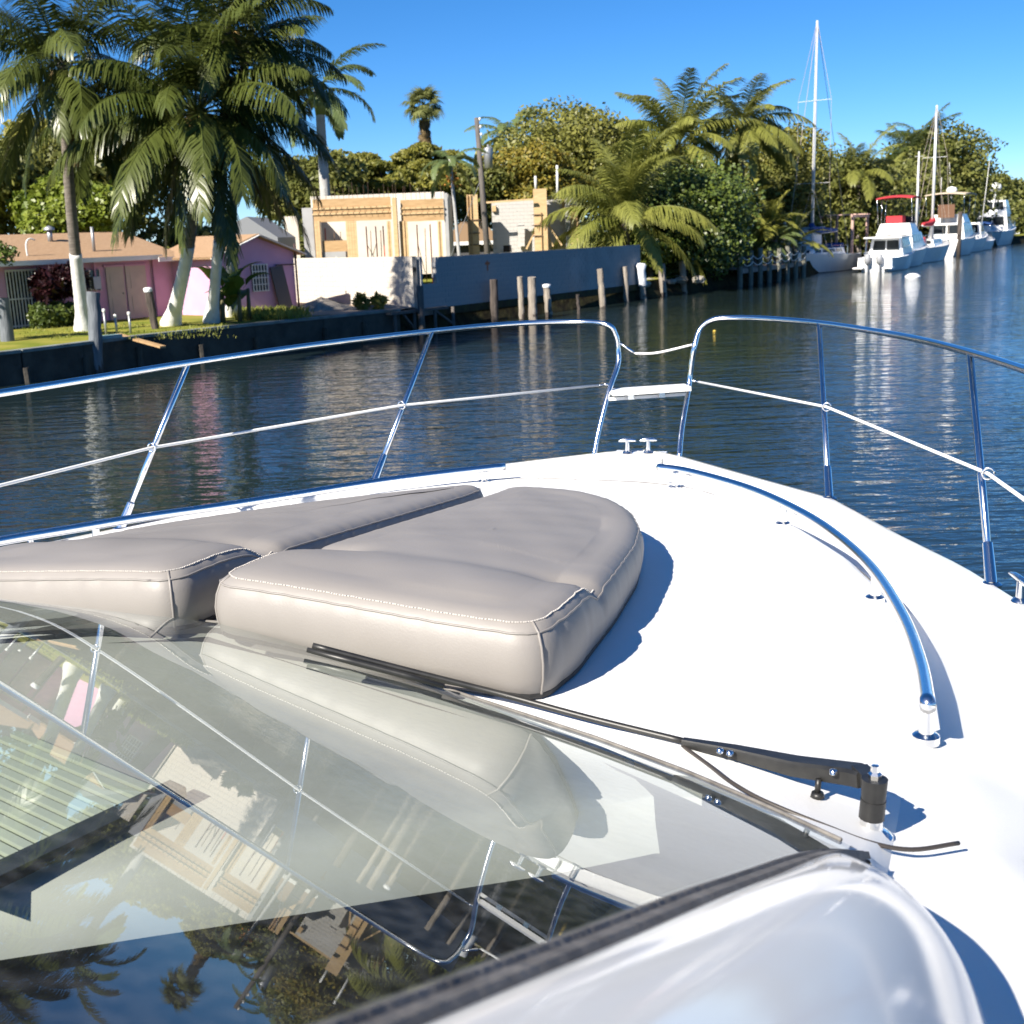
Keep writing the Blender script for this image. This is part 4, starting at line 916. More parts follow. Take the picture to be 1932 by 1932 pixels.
for x0, y0, x1, y1 in ((906, 420, 930, 468), (1035, 425, 1060, 463), (1010, 435, 993, 470), (1033, 445, 1044, 465)):
    q0, q1 = at(x0, y0, YR + .9), at(x1, y1, YR + .9); MB().bar(q0 - RO_, q1 - RO_, .09, .05, (0, 1, 0)).build('brace', M_ply, shed)
for k in range(5): rbox('stub_block', 977, 425 + 8 * k, 990, 432.6 + 8 * k, YR + 1.5, .3, MATS['pale_grey_block'])
for x, y0, y1 in ((1010, 332, 358), (1051, 312, 374)):
    q0, q1 = at(x, y0, YR + 2.3), at(x + 1, y1, YR + 2.3); MB().tube([q0 - RO_, q1 - RO_], .07, 8).build('vent_pipe', M_trim, shed, True)

# small far house with tan roof between the shells, bits of white building behind the gable
fh = empty('far_house', (at(890, 450, 76).x, 76, GZ), 0, 'small far house with a brown hipped roof between the building shells', 'house'); FO = Vector(fh.location)
a, b = at(845, 446, 76), at(945, 446, 76); MB().box((0, 2, 1.1), (b.x - a.x, 4, 2.2)).build('wall', M_dkdoor, fh)
hw = (b.x - a.x) / 2 + .3; mb = MB(); mb.add([(-hw, -.4, 2.2), (hw, -.4, 2.2), (hw, 4.4, 2.2), (-hw, 4.4, 2.2), (-hw * .35, 2, 3.5), (hw * .35, 2, 3.5)], [(0, 1, 5, 4), (1, 2, 5), (2, 3, 4, 5), (3, 0, 4)]); mb.build('roof', mat('brown_roof', (.20, .13, .07), .9), fh)
MB().box((0, -.43, 2.18), (hw * 2, .05, .22)).build('fascia', M_trim, fh)
wh = empty('white_gabled_house', (at(475, 400, 58).x, 58, GZ), 0, 'grey white gabled house rising behind the pink roof', 'house')
x0, x1 = at(425, 400, 58).x - wh.location.x, at(520, 400, 58).x - wh.location.x
mb = MB(); mb.prism([(x0, 0, 0), (x1, 0, 0), (x1, 0, 2.9), ((x0 + x1) / 2 - .2, 0, 3.9), (x0, 0, 3.5)], (0, 5, 0)); mb.build('wall', mat('light_grey_wall', (.20, .21, .225), .85), wh)

# utility pole with transformer
up_ = empty('utility_pole', gp(921, 60), 0, 'leaning weathered utility pole with grey transformer can', 'utility pole'); UO = Vector(up_.location)
t0 = at(899, 222, 60) - UO; MB().tube([(0, 0, -.2), t0 * .5, t0], [.16, .14, .11], 9).build('pole', M_pole, up_, True)
c = t0 * .77 + Vector((.42, -.1, 0)); MB().lathe([(0, -.5), (.2, -.48), (.22, .4), (.2, .46), (.06, .5), (.05, .62), (0, .62)], c, 12).build('transformer', M_steel, up_, True)
MB().bar(t0 * .80, c + Vector((0, 0, .2)), .05).build('bracket', M_steel, up_)
for k in range(3): MB().lathe([(.03, 0), (.07, .05), (.07, .1), (.03, .15), (0, .16)], t0 + Vector((.15 + .02 * k, 0, -.15 - .35 * k)), 8).build('insulator', M_trim, up_, True)
g0 = t0 * .66; MB().tube([g0, Vector((-2.6, .3, 0.1)) + g0 * .0], .012, 4).build('guy_wire', M_steel, up_)

# ================================================================== TREES AND SHRUBS BEHIND
tree('large mid green tree rising over the left end of the pink roof', gp(-40, 62), blobs(-150, 250, 70, 430, 62, 5, 11, 1), 9000, .34, ML_mid, 1, group='trees behind the pink house')
tree('bright green leafy tree over the left half of the pink roof', gp(100, 57), blobs(30, 345, 225, 450, 57, 4, 12, 2), 11000, .30, ML_lime, 2, group='trees behind the pink house', aspect=1.3)
tree('dark green tree between the two tallest lawn palms', gp(190, 66), blobs(90, 250, 300, 420, 66, 5, 12, 3), 9000, .32, ML_mid, 3, group='trees behind the pink house')
tree('yellowish tree behind the first palm trunk', gp(70, 70), blobs(20, 235, 150, 330, 70, 4, 8, 4), 5000, .3, ML_fern, 4, group='trees behind the pink house')
tree('broad feathery flat topped tree behind the building shell', gp(745, 84), [e for k in range(4) for e in blobs(600 + 8 * k, 276 + 21 * k, 905 - 6 * k, 320 + 24 * k, 84, 7, 12, 50 + k, (.32, .55), .55)], 30000, .26, ML_fern, 5, name='flat_topped_tree', aspect=2.2, limbs=9, trunk=.3, extra=(ML_mid, .35))
tree('mid green tree behind the grey trunk of the royal palm', gp(575, 80), blobs(490, 285, 660, 420, 80, 5, 13, 61), 9000, .32, ML_mid, 61, group='trees behind the walls')
tree('dark green tree low between the building shells', gp(900, 86), blobs(840, 330, 960, 440, 86, 5, 9, 6), 7000, .3, ML_mid, 6, group='trees behind the walls')
tree('golden leaved tree behind the right building shell', gp(1000, 86), blobs(925, 290, 1085, 400, 86, 5, 13, 7), 11000, .26, ML_gold, 7, group='trees behind the walls', extra=(ML_olive, .5))
tree('large domed olive tree behind the golden one', gp(1080, 96), blobs(945, 215, 1235, 400, 96, 8, 18, 8), 20000, .32, ML_olive, 8, group='trees behind the walls', trunk=.4)
tree('olive green tree between the two tall coconut palms', gp(1235, 92), blobs(1160, 290, 1330, 440, 92, 5, 10, 9), 8000, .32, ML_mid, 9, group='trees behind the walls')
tree('glossy dark sea grape bush overhanging the end of the grey wall', gp(1290, 70), blobs(1195, 330, 1400, 515, 70, 4, 20, 10), 16000, .27, ML_dark, 10, name='sea_grape', cat='bush', aspect=1.15, limbs=7, extra=(ML_lime, .10))
tree('low leafy bush at the wall end above the rocks', gp(1225, 68), blobs(1188, 410, 1275, 525, 68, 3, 9, 11), 5000, .25, ML_dark, 11, name='sea_grape', cat='bush', aspect=1.15, extra=(ML_lime, .15))
tree('brownish thin tree behind the yellow nut palm', gp(1495, 92), blobs(1440, 235, 1545, 400, 92, 4, 10, 12), 5000, .26, ML_olive, 12, group='trees along the far docks')
tree('dark green tree behind the boat dock', gp(1420, 94), blobs(1330, 310, 1520, 460, 94, 5, 13, 13), 12000, .32, ML_mid, 13, group='trees along the far docks')
tree('dark green tree behind the tall mast', gp(1580, 108), blobs(1490, 300, 1670, 470, 108, 6, 14, 14), 11000, .36, ML_mid, 14, group='trees along the far docks')
tree('dark tree behind the red canopied boats', gp(1690, 122), blobs(1600, 310, 1790, 475, 122, 6, 14, 15), 11000, .38, ML_mid, 15, group='trees along the far docks')
tree('tall rounded dark green tree behind the twin masted boat', gp(1760, 136), blobs(1685, 262, 1845, 460, 136, 8, 17, 16), 14000, .42, ML_mid, 16, group='trees along the far docks', trunk=.5)
for k, (x0, y0, x1, y1, Yd, lb) in enumerate(((1825, 330, 1905, 460, 205, 'distant green tree left of the gap at the canal end'), (1880, 322, 1960, 460, 215, 'distant green tree at the canal end near the picture edge'), (1795, 360, 1860, 460, 185, 'distant low green tree behind the flybridge boats'))):
    tree(lb, gp((x0 + x1) / 2, Yd), blobs(x0, y0, x1, y1, Yd, 10, 12, 70 + k, (.28, .42)), 7000, .6, ML_mid, 70 + k, group='trees at the canal end', trunk=.5)
# continuous low greenery closing the gaps under the crowns
def thicket(name, label, pts, n, size, m, seed, h=(1.2, 2.6)):
    rg = random.Random(seed); E_ = []
    for (ax, ay), (bx, by) in zip(pts, pts[1:]):
        k = max(2, int(math.hypot(bx - ax, by - ay) / 1.6))
        for i in range(k):
            t = i / k; r_ = rg.uniform(*h); E_.append((ax + (bx - ax) * t + rg.uniform(-1, 1), ay + (by - ay) * t + rg.uniform(-1, 1), GZ + r_ * .6, r_, r_, r_))
    V, F = cloud(E_, n, size, m, seed); o = link(name, fastmesh(name, V, F, m)); tag(o, label, 'hedge', kind='stuff')
thicket('undergrowth', 'dense green undergrowth behind the pink house', [(-34, 58), (-20, 66), (-8, 78), (6, 88)], 16000, .34, ML_mid, 31, (1.4, 2.8))
thicket('undergrowth', 'dense undergrowth along the dock and boats', [(9.5, 74), (14, 82), (22, 96), (34, 114), (48, 138), (66, 166), (82, 184), (112, 198), (160, 206)], 34000, .45, ML_mid, 32, (1.6, 3.4))
# ---- palms and areca clumps by the dock and boats
for k, (x, y, Yd, L, nf, lb) in enumerate(((1455, 385, 80, 2.6, 16, 'clumping areca palm nearest the tall dock piling'), (1390, 375, 78, 2.8, 16, 'clumping areca palm in the middle of the dock planting'), (1345, 420, 76, 2.4, 15, 'clumping yellow green areca palm beside the folded parasol'), (1425, 430, 79, 2.2, 14, 'low areca palm behind the dock railing'), (1498, 420, 84, 2.6, 15, 'areca palm just left of the tall mast'))):
    palm(lb, gp(x, Yd), at(x, y + 40, Yd), nf, L, F_areca, .09, .07, seed=40 + k, lo=-.3, hi=4.6, name='areca_palm', group='areca palms by the dock')
palm('small date palm with arching fronds at the dock edge', gp(1463, 79), at(1463, 452, 79), 22, 1.9, F_royal, .16, .15, seed=50, lo=.6, hi=6.2, name='date_palm')
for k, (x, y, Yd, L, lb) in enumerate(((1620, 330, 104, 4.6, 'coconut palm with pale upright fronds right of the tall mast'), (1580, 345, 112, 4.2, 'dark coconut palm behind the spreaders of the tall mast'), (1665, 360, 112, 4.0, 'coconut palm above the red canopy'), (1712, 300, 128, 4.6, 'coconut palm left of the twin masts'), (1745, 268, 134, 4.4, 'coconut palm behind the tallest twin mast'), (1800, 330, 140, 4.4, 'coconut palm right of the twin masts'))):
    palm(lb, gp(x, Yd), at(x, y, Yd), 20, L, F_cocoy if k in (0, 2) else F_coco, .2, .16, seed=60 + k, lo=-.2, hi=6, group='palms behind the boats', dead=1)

# ---- planting at the house
def banana(c, label):
    root = empty('banana_plant', c, 0, label, 'plant'); rg = random.Random(12); m = leafmat('banana_leaf', (.05, .10, .015), (.13, .19, .03), .35, .35, 1)
    for k in range(15):
        L = rg.uniform(1.1, 1.9); rows = []; el0 = R(rg.uniform(35, 85)); x = z = 0
        for i in range(9):
            t = i / 8; el = el0 - R(75) * t ** 1.4; wd_ = .26 * math.sin(math.pi * min(1, .08 + .92 * t) ** .8) + .01 if t > .18 else .025
            rows.append([(x, -wd_, z + wd_ * .35), (x, 0, z), (x, wd_, z + wd_ * .35)]); x += math.cos(el) * L / 8; z += math.sin(el) * L / 8
        o = MB().grid(rows).build('leaf', m, root, True); o.rotation_euler = (0, 0, k * 2.4 + rg.uniform(-.3, .3)); o.location = (rg.uniform(-.5, .5), rg.uniform(-.4, .4), rg.uniform(.2, 1.15))
    for k in range(5):
        x, y = rg.uniform(-.5, .5), rg.uniform(-.4, .4); MB().tube([(x, y, 0), (x + .05, y, 1.1)], [.09, .06], 7).build('stem', mat('banana_stem', (.12, .11, .05), .7), root, True)
banana(base_at(440, 606), 'bushy banana plant with broad leaves in front of the pink gable')
c = H0 + e1 * hx(112, -.9) + e2 * -.9
tree('dark red leaved shrub against the shaded pink wall', (c.x, c.y, GZ), [(c.x + e1.x * k, c.y + e1.y * k, GZ + 1.55 + .1 * math.sin(3 * k), .5, .45, .5) for k in (-.55, 0, .5)], 2000, .26, ML_red, 21, name='red_shrub', cat='shrub', trunk=.05, aspect=2.4, limbs=3)
tree('low dark green shrub below the red leaved one', (c.x - .2, c.y - .5, GZ), [(c.x + e1.x * k, c.y + e1.y * k - .35, GZ + .42, .5, .45, .45) for k in (-.7, -.1, .5)], 2600, .16, ML_dark, 22, name='green_shrub', cat='shrub', trunk=.04, limbs=3)
c = at(12, 480, 36.5)
tree('leafy branch tip reaching in at the left picture edge', (c.x - 1.6, c.y, GZ), [(c.x - .2, c.y, c.z, .55, .4, .35), (c.x - 1.0, c.y, c.z + .1, .7, .5, .5), (c.x - 1.7, c.y, c.z - .3, .8, .6, .7)], 900, .19, ML_dark, 23, name='seaside_shrub', cat='shrub', trunk=.08, aspect=1.2, limbs=2)
# grass tufts along the lawn edge
def tufts():
    rg = np.random.default_rng(5); V = []; F = []
    spots = [(520 + rg.uniform(-70, 60), 600 + rg.uniform(-9, 5)) for _ in range(130)] + [(rg.uniform(30, 420), rg.uniform(612, 640)) for _ in range(120)]
    for (px, py) in spots:
        p = onz(px, py, GZ); tall = .30 if px > 450 else .10
        for k in range(9):
            a = rg.uniform(0, 6.28); q = np.array([p.x + rg.normal(0, .14), p.y + rg.normal(0, .14), GZ + .01]); h = tall * rg.uniform(.5, 1.2); l = np.array([math.cos(a), math.sin(a), 0]); s_ = np.array([-l[1], l[0], 0]) * .014
            o = len(V); V += [tuple(q - s_), tuple(q + s_), tuple(q + s_ * .6 + l * h * .2 + np.array([0, 0, h * .7])), tuple(q + l * h * .5 + np.array([0, 0, h]))]; F.append((o, o + 1, o + 2, o + 3))
    o = link('grass_tufts', fastmesh('grass_tufts', V, F, leafmat('grass_blade', (.16, .20, .03), (.32, .32, .07), .6, .4))); tag(o, 'long yellow green grass tufts along the lawn edge', 'grass', kind='stuff')
tufts()
# weeds at the cream wall
for k, (px, sd) in enumerate(((683, 5), (715, 6))):
    c = at(px, 575, 46.7); V, F = cloud([(0, 0, .3, .28, .18, .32)], 160, .13, ML_olive, sd, 3.0); o = link('weed_clump', fastmesh('weed_clump', V, F, ML_olive)); o.location = (c.x, c.y, GZ)
    tag(o, ('dry weed clump beside the rubble heap', 'dry weed clump nearer the wall end')[k], 'weed')

# ================================================================== WATERFRONT: pilings, dock, lamps
M_pile = mat('grey_timber_piling', (.20, .17, .14), .9, col2=(.34, .30, .25), scale=3, bump=.6, bscale=6, stretch=(5, 5, .5))
M_pileb = mat('bluish_timber_piling', (.10, .115, .13), .9, col2=(.19, .205, .225), scale=3, bump=.6, bscale=6, stretch=(5, 5, .5))
M_piled = mat('blackened_piling', (.035, .028, .024), .9, col2=(.10, .08, .07), scale=3, bump=.6, bscale=6, stretch=(5, 5, .5))
M_sack = mat('white_plastic_sack', (.70, .71, .73), .5, bump=.4, scale=6)
def piling(label, bx, by, tx, ty, r_, m, wet=.45, group='pilings standing in the canal', cap=None):
    b = onz(bx, by, 0); t = at(tx, ty, b.y); root = empty('piling', (b.x, b.y, 0), 0, label, 'piling', group); d = t - b; rg = random.Random(int(bx))
    N = 9; pts = [d * (i / N) + Vector((rg.uniform(-.015, .015), rg.uniform(-.015, .015), 0)) for i in range(N + 1)]
    pts = [pts[0] - Vector((0, 0, 1.0))] + pts; rs = [r_] + [r_ * rg.uniform(.93, 1.06) for _ in range(N + 1)]
    mb = MB(); mb.tube(pts, rs, 11); mb.build('shaft', m, root, autosmooth=50)
    f = wet / d.z; mb = MB(); mb.tube([d * -.4, d * f * .5, d * f], [r_ * 1.02 + .012, r_ * .93 + .012, r_ * .86 + .008], 10); mb.build('wet_foot', M_piled, root, autosmooth=50)
    if cap == 'sack':
        mb = MB(); mb.lathe([(r_ * .8, d.z * .38), (r_ * 1.6, d.z * .42), (r_ * 1.25, d.z * .6), (r_ * 1.35, d.z * .85), (r_ * 1.5, d.z * .98), (r_ * 1.1, d.z * 1.04), (0, d.z * 1.06)], d * 0, 11)
        mb.v = [(x + d.x * z / d.z + .03 * math.sin(z * 9 + x * 20), y + d.y * z / d.z, z) for x, y, z in mb.v]; mb.build('sack', M_sack, root, True)
    if cap == 'white':
        mb = MB(); mb.lathe([(r_ * 1.06, -.10), (r_ * 1.16, -.04), (r_ * 1.1, .03), (r_ * .5, .05), (0, .05)], d, 11); mb.build('cap', M_sack, root, True)
    return root
piling('thick bluish grey piling cut off by the left picture edge', 22, 700, 3, 562, .20, M_pileb)
piling('thick bluish grey piling in front of the first palm trunk', 183, 702, 176, 551, .19, M_pileb)
piling('thin black leaning piling with white top beside the wooden plank', 304, 672, 279, 545, .13, M_piled, cap='white')
piling('dark split piling standing leftmost before the grey wall', 933, 606, 931, 527, .17, M_piled)
piling('pale thin piling of the close pair before the grey wall', 985, 603, 981, 522, .12, M_pile)
piling('stout brown piling of the close pair before the grey wall', 1006, 603, 1003, 523, .18, M_pile)
piling('short piling with a white bird stained cap before the grey wall', 1036, 598, 1031, 538, .16, M_pile, cap='white')
piling('low slim stump barely above the water before the grey wall', 1092, 592, 1090, 556, .07, M_piled, wet=.2)
piling('pale grey piling with a knot at the right part of the grey wall', 1138, 581, 1132, 507, .15, M_pile)
piling('piling with a hanging rope near the end of the grey wall', 1182, 570, 1179, 503, .14, M_pile)
piling('piling wrapped in a white plastic sack at the end of the grey wall', 1214, 566, 1209, 500, .17, M_pile, cap='sack')
piling('brown piling just past the end of the grey wall', 1252, 559, 1248, 498, .19, M_pile)
piling('pale piling between the sea grape and the dock', 1290, 553, 1287, 493, .19, M_pile)
# plank and small lawn-edge lamps near the left pilings
a, b = onz(222, 630, GZ + .1), onz(300, 645, GZ - .1); mb = MB(); mb.bar((a.x, a.y, GZ + .08), (b.x + .3, b.y - .7, GZ - .2), .20, .06); tag(mb.build('mooring_plank', mat('bare_timber', (.42, .27, .13), .8, col2=(.34, .21, .10), scale=4)), 'bare wooden plank running from the seawall to the leaning piling', 'plank')
MB_ = MB().box((0, 0, .07), (.75, .3, .14)); a = onz(206, 641, GZ); o = MB_.build('dock_box', mat('pale_turquoise', (.22, .36, .38), .6)); o.location = (a.x, a.y, GZ); o.rotation_euler = (0, 0, .9); tag(o, 'small turquoise box on the seawall edge', 'box')
for k, (px, py, h, lb) in enumerate(((201, 634, .75, 'white topped post nearest the bluish piling'), (221, 632, .55, 'shortest small post on the seawall edge'), (247, 630, .6, 'small grey post nearest the leaning piling'))):
    a = onz(px, py, GZ); r_ = empty('edge_post', (a.x, a.y, GZ), 0, lb, 'post', 'small posts on the seawall edge'); MB().tube([(0, 0, 0), (0, 0, h)], .04, 8).build('pole', M_steel, r_, True); MB().lathe([(.045, 0), (.055, .02), (.05, .09), (0, .11)], (0, 0, h), 8).build('cap', M_trim, r_, True)

# rocks at the wall end
M_rock = mat('limestone_rock', (.34, .31, .26), .95, col2=(.22, .20, .17), scale=3, bump=.8, bscale=6)
rg = random.Random(21)
for k in range(14):
    px = 1218 + k * 8.5 + rg.uniform(-3, 3); p = onz(px, 533 + rg.uniform(-4, 6) - k * .9, .75); s = rg.uniform(.22, .45)
    mb = MB(); mb.lathe([(0, -.5), (.7, -.4), (1.0, 0), (.75, .4), (0, .55)], (0, 0, 0), 8); mb.v = [(x * s * rg.uniform(.8, 1.2), y * s * rg.uniform(.8, 1.2), z * s * rg.uniform(.8, 1.1)) for x, y, z in mb.v]
    o = mb.build('boulder', M_rock); o.location = p; o.rotation_euler = (0, 0, rg.random() * 6); tag(o, 'pale limestone boulder in the rock line past the end of the grey wall', 'rock', 'boulders past the wall end')
# dock: deck along the bank, pilings with rope rails
D0, D1 = Vector((13.0, 72.2)), Vector((19.6, 82.6)); dl = (D1 - D0).length; dd = (D1 - D0).normalized(); dq = Vector((dd.y, -dd.x))
dock = empty('boat_dock', (D0.x, D0.y, 0), math.atan2(dd.y, dd.x), 'timber dock with roped posts in front of the areca palms', 'dock')
M_plk = mat('dock_plank', (.24, .19, .16), .85, col2=(.32, .26, .22), scale=2)
npk = int(dl / .22)
pm = MB().box((0, 0, 0), (.20, 1.5, .05)).mesh('plank', M_plk)
for k in range(npk): o = link('plank', pm, dock); o.location = (.11 + k * .22, -.2, 1.02)
MB().box((dl / 2, -.98, .88), (dl, .06, .26)).build('edge_beam', M_plk, dock)
posts = [0.1 + dl * t for t in (0, .14, .27, .40, .54, .67, .80, .93)]
M_dp = mat('dock_piling', (.14, .14, .12), .9, col2=(.22, .22, .17), scale=3, bump=.4, stretch=(4, 4, .5))
for k, x in enumerate(posts): MB().tube([(x, -1.08, -1), (x, -1.08, 1.95 + .1 * (k % 3) - (.2 if k == 0 else 0))], .16, 9).build('piling', M_dp, dock, autosmooth=50)
for k in range(len(posts) - 1):
    for z in (1.75, 1.4):
        x0, x1 = posts[k], posts[k + 1]; MB().tube([(x0 + (x1 - x0) * t, -1.24, z - .22 * (1 - (2 * t - 1) ** 2)) for t in [i / 8 for i in range(9)]], .022, 5).build('rope', M_wire, dock, True)
for x0, x1 in ((-.6, 0), (0.1, 1.2)): MB().box(((x0 + x1) / 2, .3, 1.6), (x1 - x0, .04, .04)).build('rail', M_trim, dock)
p = onz(1479, 521, 0); r_ = empty('piling', (p.x, p.y, 0), 0, 'tall greenish mooring piling beside the white sailing boat bow', 'piling'); MB().tube([(0, 0, -1), (0, 0, 3.35)], .17, 9).build('shaft', M_dp, r_, autosmooth=50); MB().lathe([(.17, 0), (.2, .04), (.08, .28), (0, .3)], (0, 0, 3.35), 9).build('cap', M_trim, r_, True)
MB().tube(spline([(0, -.1, 2.7), (-.6, -.2, 1.6), (-1.2, -.2, 1.1)], 5), .03, 6).build('mooring_rope', M_wire, r_, True)
# folded parasol and low fence behind the dock
c = at(1342, 470, 77); pr_ = empty('parasol', (c.x, c.y, GZ), 0, 'folded cream parasol on the terrace behind the dock', 'parasol')
MB().tube([(0, 0, 0), (0, 0, 3.0)], .03, 6).build('pole', M_trim, pr_, True)
MB().lathe([(.28, 1.55), (.17, 1.75), (.11, 2.2), (.15, 2.4), (.12, 2.9), (0, 3.05)], (0, 0, 0), 10).build('canopy', mat('cream_canvas', (.58, .50, .40), .9), pr_, True)

# ================================================================== BOATS
M_hull = mat('white_hull', (.82, .82, .82), .25, col2=(.76, .77, .77), scale=1)
M_bot = mat('dark_bottom_paint', (.03, .03, .035), .6)
M_bluec = mat('blue_canvas', (.015, .06, .22), .8)
M_redc = mat('red_canvas', (.42, .025, .035), .8)
M_tanc = mat('cream_canvas_top', (.55, .45, .34), .8)
M_alu = mat('mast_aluminium', (.70, .70, .70), .35, .3)
M_rig = mat('rigging_wire', (.42, .36, .30), .5)
M_win = mat('smoked_window', (.02, .025, .03), .1)
M_teak = mat('teak', (.22, .11, .05), .7)
M_engine = mat('outboard_grey', (.30, .31, .33), .35)
M_navy = mat('navy_cover', (.02, .03, .07), .8)
def hull(root, L, B, F, m=M_hull, tr=.8, bow=1.25, flare=.25, name='hull', rake=.9):
    """x forward, stern at 0, waterline z=0; B beam, F freeboard"""
    rows = []; N = 18
    for i in range(N + 1):
        t = i / N; h = B / 2 * (tr + (1 - tr) * min(1, t / .35)) if t < .35 else B / 2 * max(.015, (1 - ((t - .35) / .65) ** 2.2))
        fz = F * (1 + (bow - 1) * t ** 2); k = t ** 3 * rake
        rows.append([(L * t + k * (z / F) * .6 - k * .3 if z else L * t - k * .3, y, z) for y, z in ((0, -.45), (h * .65, -.25), (h * (1 - flare), 0.0), (h * (1 - flare * .5), fz * .45), (h, fz), (h * .93, fz + .04), (h * .9, fz - .02))])
    for sg in (1, -1):
        pass
    full = [[(x, -y, z) for x, y, z in r[::-1]] + [p for p in r[1:]] for r in rows]
    mb = MB(); mb.grid(full); mb.add(full[0], [tuple(range(len(full[0])))]); mb.build(name, m, root, autosmooth=50)
    dk = [[(r[-1][0], -r[-1][1], r[-1][2]), (r[-1][0], 0, r[-1][2] + .05), r[-1]] for r in rows]; mb = MB(); mb.grid(dk); mb.build('deck', M_hull, root, True)
    st = [[(r[2][0], sg * (r[2][1] + .012), r[2][2] + z) for z in (-.12, .07)] for sg in (1,) for r in rows]
    mb = MB(); mb.grid(st); mb.grid([[(x, -y, z) for x, y, z in r[::-1]] for r in st]); mb.build('boot_stripe', M_bot, root)
def cabin(root, x0, x1, w0, w1, z0, z1, m=M_hull, name='cabin', slant=.35, win=True, wn=3):
    h = z1 - z0; a = slant * h
    V = [(x0, -w0 / 2, z0), (x0, w0 / 2, z0), (x1, w1 / 2, z0), (x1, -w1 / 2, z0), (x0 + a * .3, -w0 * .42, z1), (x0 + a * .3, w0 * .42, z1), (x1 - a * 1.6, w1 * .40, z1), (x1 - a * 1.6, -w1 * .40, z1)]
    mb = MB(); mb.add(V, [(0, 3, 2, 1), (4, 5, 6, 7), (0, 1, 5, 4), (1, 2, 6, 5), (2, 3, 7, 6), (3, 0, 4, 7)]); c = mb.build(name, m, root)
    if win:
        V = [Vector(v) for v in V]
        for quad in ((0, 3, 7, 4), (1, 2, 6, 5)):
            A_, B_, C_, D_ = [V[q] for q in quad]; n = (B_ - A_).cross(D_ - A_).normalized()
            if n.y * (-1 if quad[0] == 0 else 1) < 0: n = -n
            for k in range(wn):
                f0, f1 = .08 + .84 * k / wn, .08 + .84 * (k + .82) / wn
                P = lambda f, g: (A_.lerp(B_, f)).lerp(D_.lerp(C_, f), g) + n * .012
                mb = MB(); mb.prism([P(f0, .42), P(f1, .42), P(f1, .86), P(f0, .86)], n * .01); mb.build('window', M_win, c)
        for quad, sx in (((0, 1, 5, 4), -1), ((3, 2, 6, 7), 1)):
            A_, B_, C_, D_ = [V[q] for q in quad]; P = lambda f, g: (A_.lerp(B_, f)).lerp(D_.lerp(C_, f), g) + Vector((.014 * sx, 0, .004))
            for f0, f1 in ((.1, .48), (.52, .9)): mb = MB(); mb.prism([P(f0, .35), P(f1, .35), P(f1, .88), P(f0, .88)], (.01 * sx, 0, .003)); mb.build('window', M_win, c)
    return c
def bimini(root, x0, x1, w_, z, m, zb, frame=True):
    rows = [[(x0 + (x1 - x0) * i / 6, w_ * (j / 6 - .5), z + .14 * (1 - (2 * j / 6 - 1) ** 2) + .10 * (1 - (2 * i / 6 - 1) ** 2)) for j in range(7)] for i in range(7)]
    mb = MB(); mb.grid(rows); low = [[(x, y, zz - .09) for x, y, zz in r] for r in rows]; mb.grid([r[::-1] for r in low])
    for k in (0, 6): mb.grid([rows[k], low[k]]); mb.grid([[r[k] for r in rows], [r[k] for r in low]])
    c = mb.build('canopy', m, root, autosmooth=50)
    for sy in (-.47, .47):
        for xa, xb in ((x0, x0 + .5), (x1, x1 - .5), ((x0 + x1) / 2, (x0 + x1) / 2)): MB().tube([(xa, w_ * sy, z), (xb, w_ * sy, zb)], .02, 5).build('canopy_frame', M_chrome, root, True)
    return c
def railing(root, L, B, F, x0=.35, h=.6, n=6):
    for sg in (1, -1):
        pts = []
        for i in range(n + 1):
            t = x0 + (.98 - x0) * i / n; hw = B / 2 * max(.04, (1 - (max(0, t - .35) / .65) ** 2.2)) * .92; fz = F * (1 + .25 * t * t); pts.append(Vector((L * t + .15 * t, sg * hw, fz)))
            MB().tube([pts[-1], pts[-1] + Vector((0, 0, h))], .015, 5).build('stanchion', M_chrome, root)
        MB().tube([p + Vector((0, 0, h)) for p in pts], .016, 5).build('guard_rail', M_chrome, root)
def mast(root, x, h, z0, r_=.085, spread=(.45, .72), sw=1.0, L=11, B=3.2, boom=None, cover=None, rake=-.01, stays=True):
    top = (x + rake * h, 0, z0 + h)
    mb = MB(); mb.tube([(x, 0, z0), (x + rake * h * .5, 0, z0 + h * .5), top], [r_, r_, r_ * .7], 8); m_ = mb.build('mast', M_alu, root, True)
    for s in spread: mb = MB(); mb.bar((x, -sw, z0 + h * s), (x, sw, z0 + h * s), .06, .03); mb.build('spreader', M_alu, m_)
    if stays:
        for a, b in (((L * .99, 0, 1.5), top), ((.1, 0, 1.3), top)): MB().tube([a, b], .018, 4).build('stay', M_rig, m_)
        for sg in (1, -1):
            prev = (x - .2, sg * B * .45, 1.1)
            for s in spread: p = (x, sg * sw, z0 + h * s); MB().tube([prev, p], .014, 4).build('shroud', M_rig, m_); prev = p
            MB().tube([prev, top], .014, 4).build('shroud', M_rig, m_)
            MB().tube([(x + .3, sg * B * .45, 1.1), (x, 0, z0 + h * spread[0])], .014, 4).build('shroud', M_rig, m_)
    if boom:
        zb = z0 + 1.15; MB().tube([(x, 0, zb), (x - boom, 0, zb + .1)], .07, 7).build('boom', M_alu, root, True)
        if cover: MB().tube(spline([(x + .1, 0, zb + .75), (x - .05, 0, zb + .35), (x - boom * .35, 0, zb + .22), (x - boom * .95, 0, zb + .2)], 4), [.16, .2, .26, .28, .27, .26, .25, .24, .22, .2, .18, .16, .13], 9).build('sail_cover', cover, root, True)
def boat(name, label, x, y, heading, cat, anchor=0.0, group='boats moored along the far docks'):
    p = onz(x, y, 0) - Vector((math.cos(heading), math.sin(heading), 0)) * anchor; return empty(name, (p.x, p.y, 0), heading, label, cat, group)
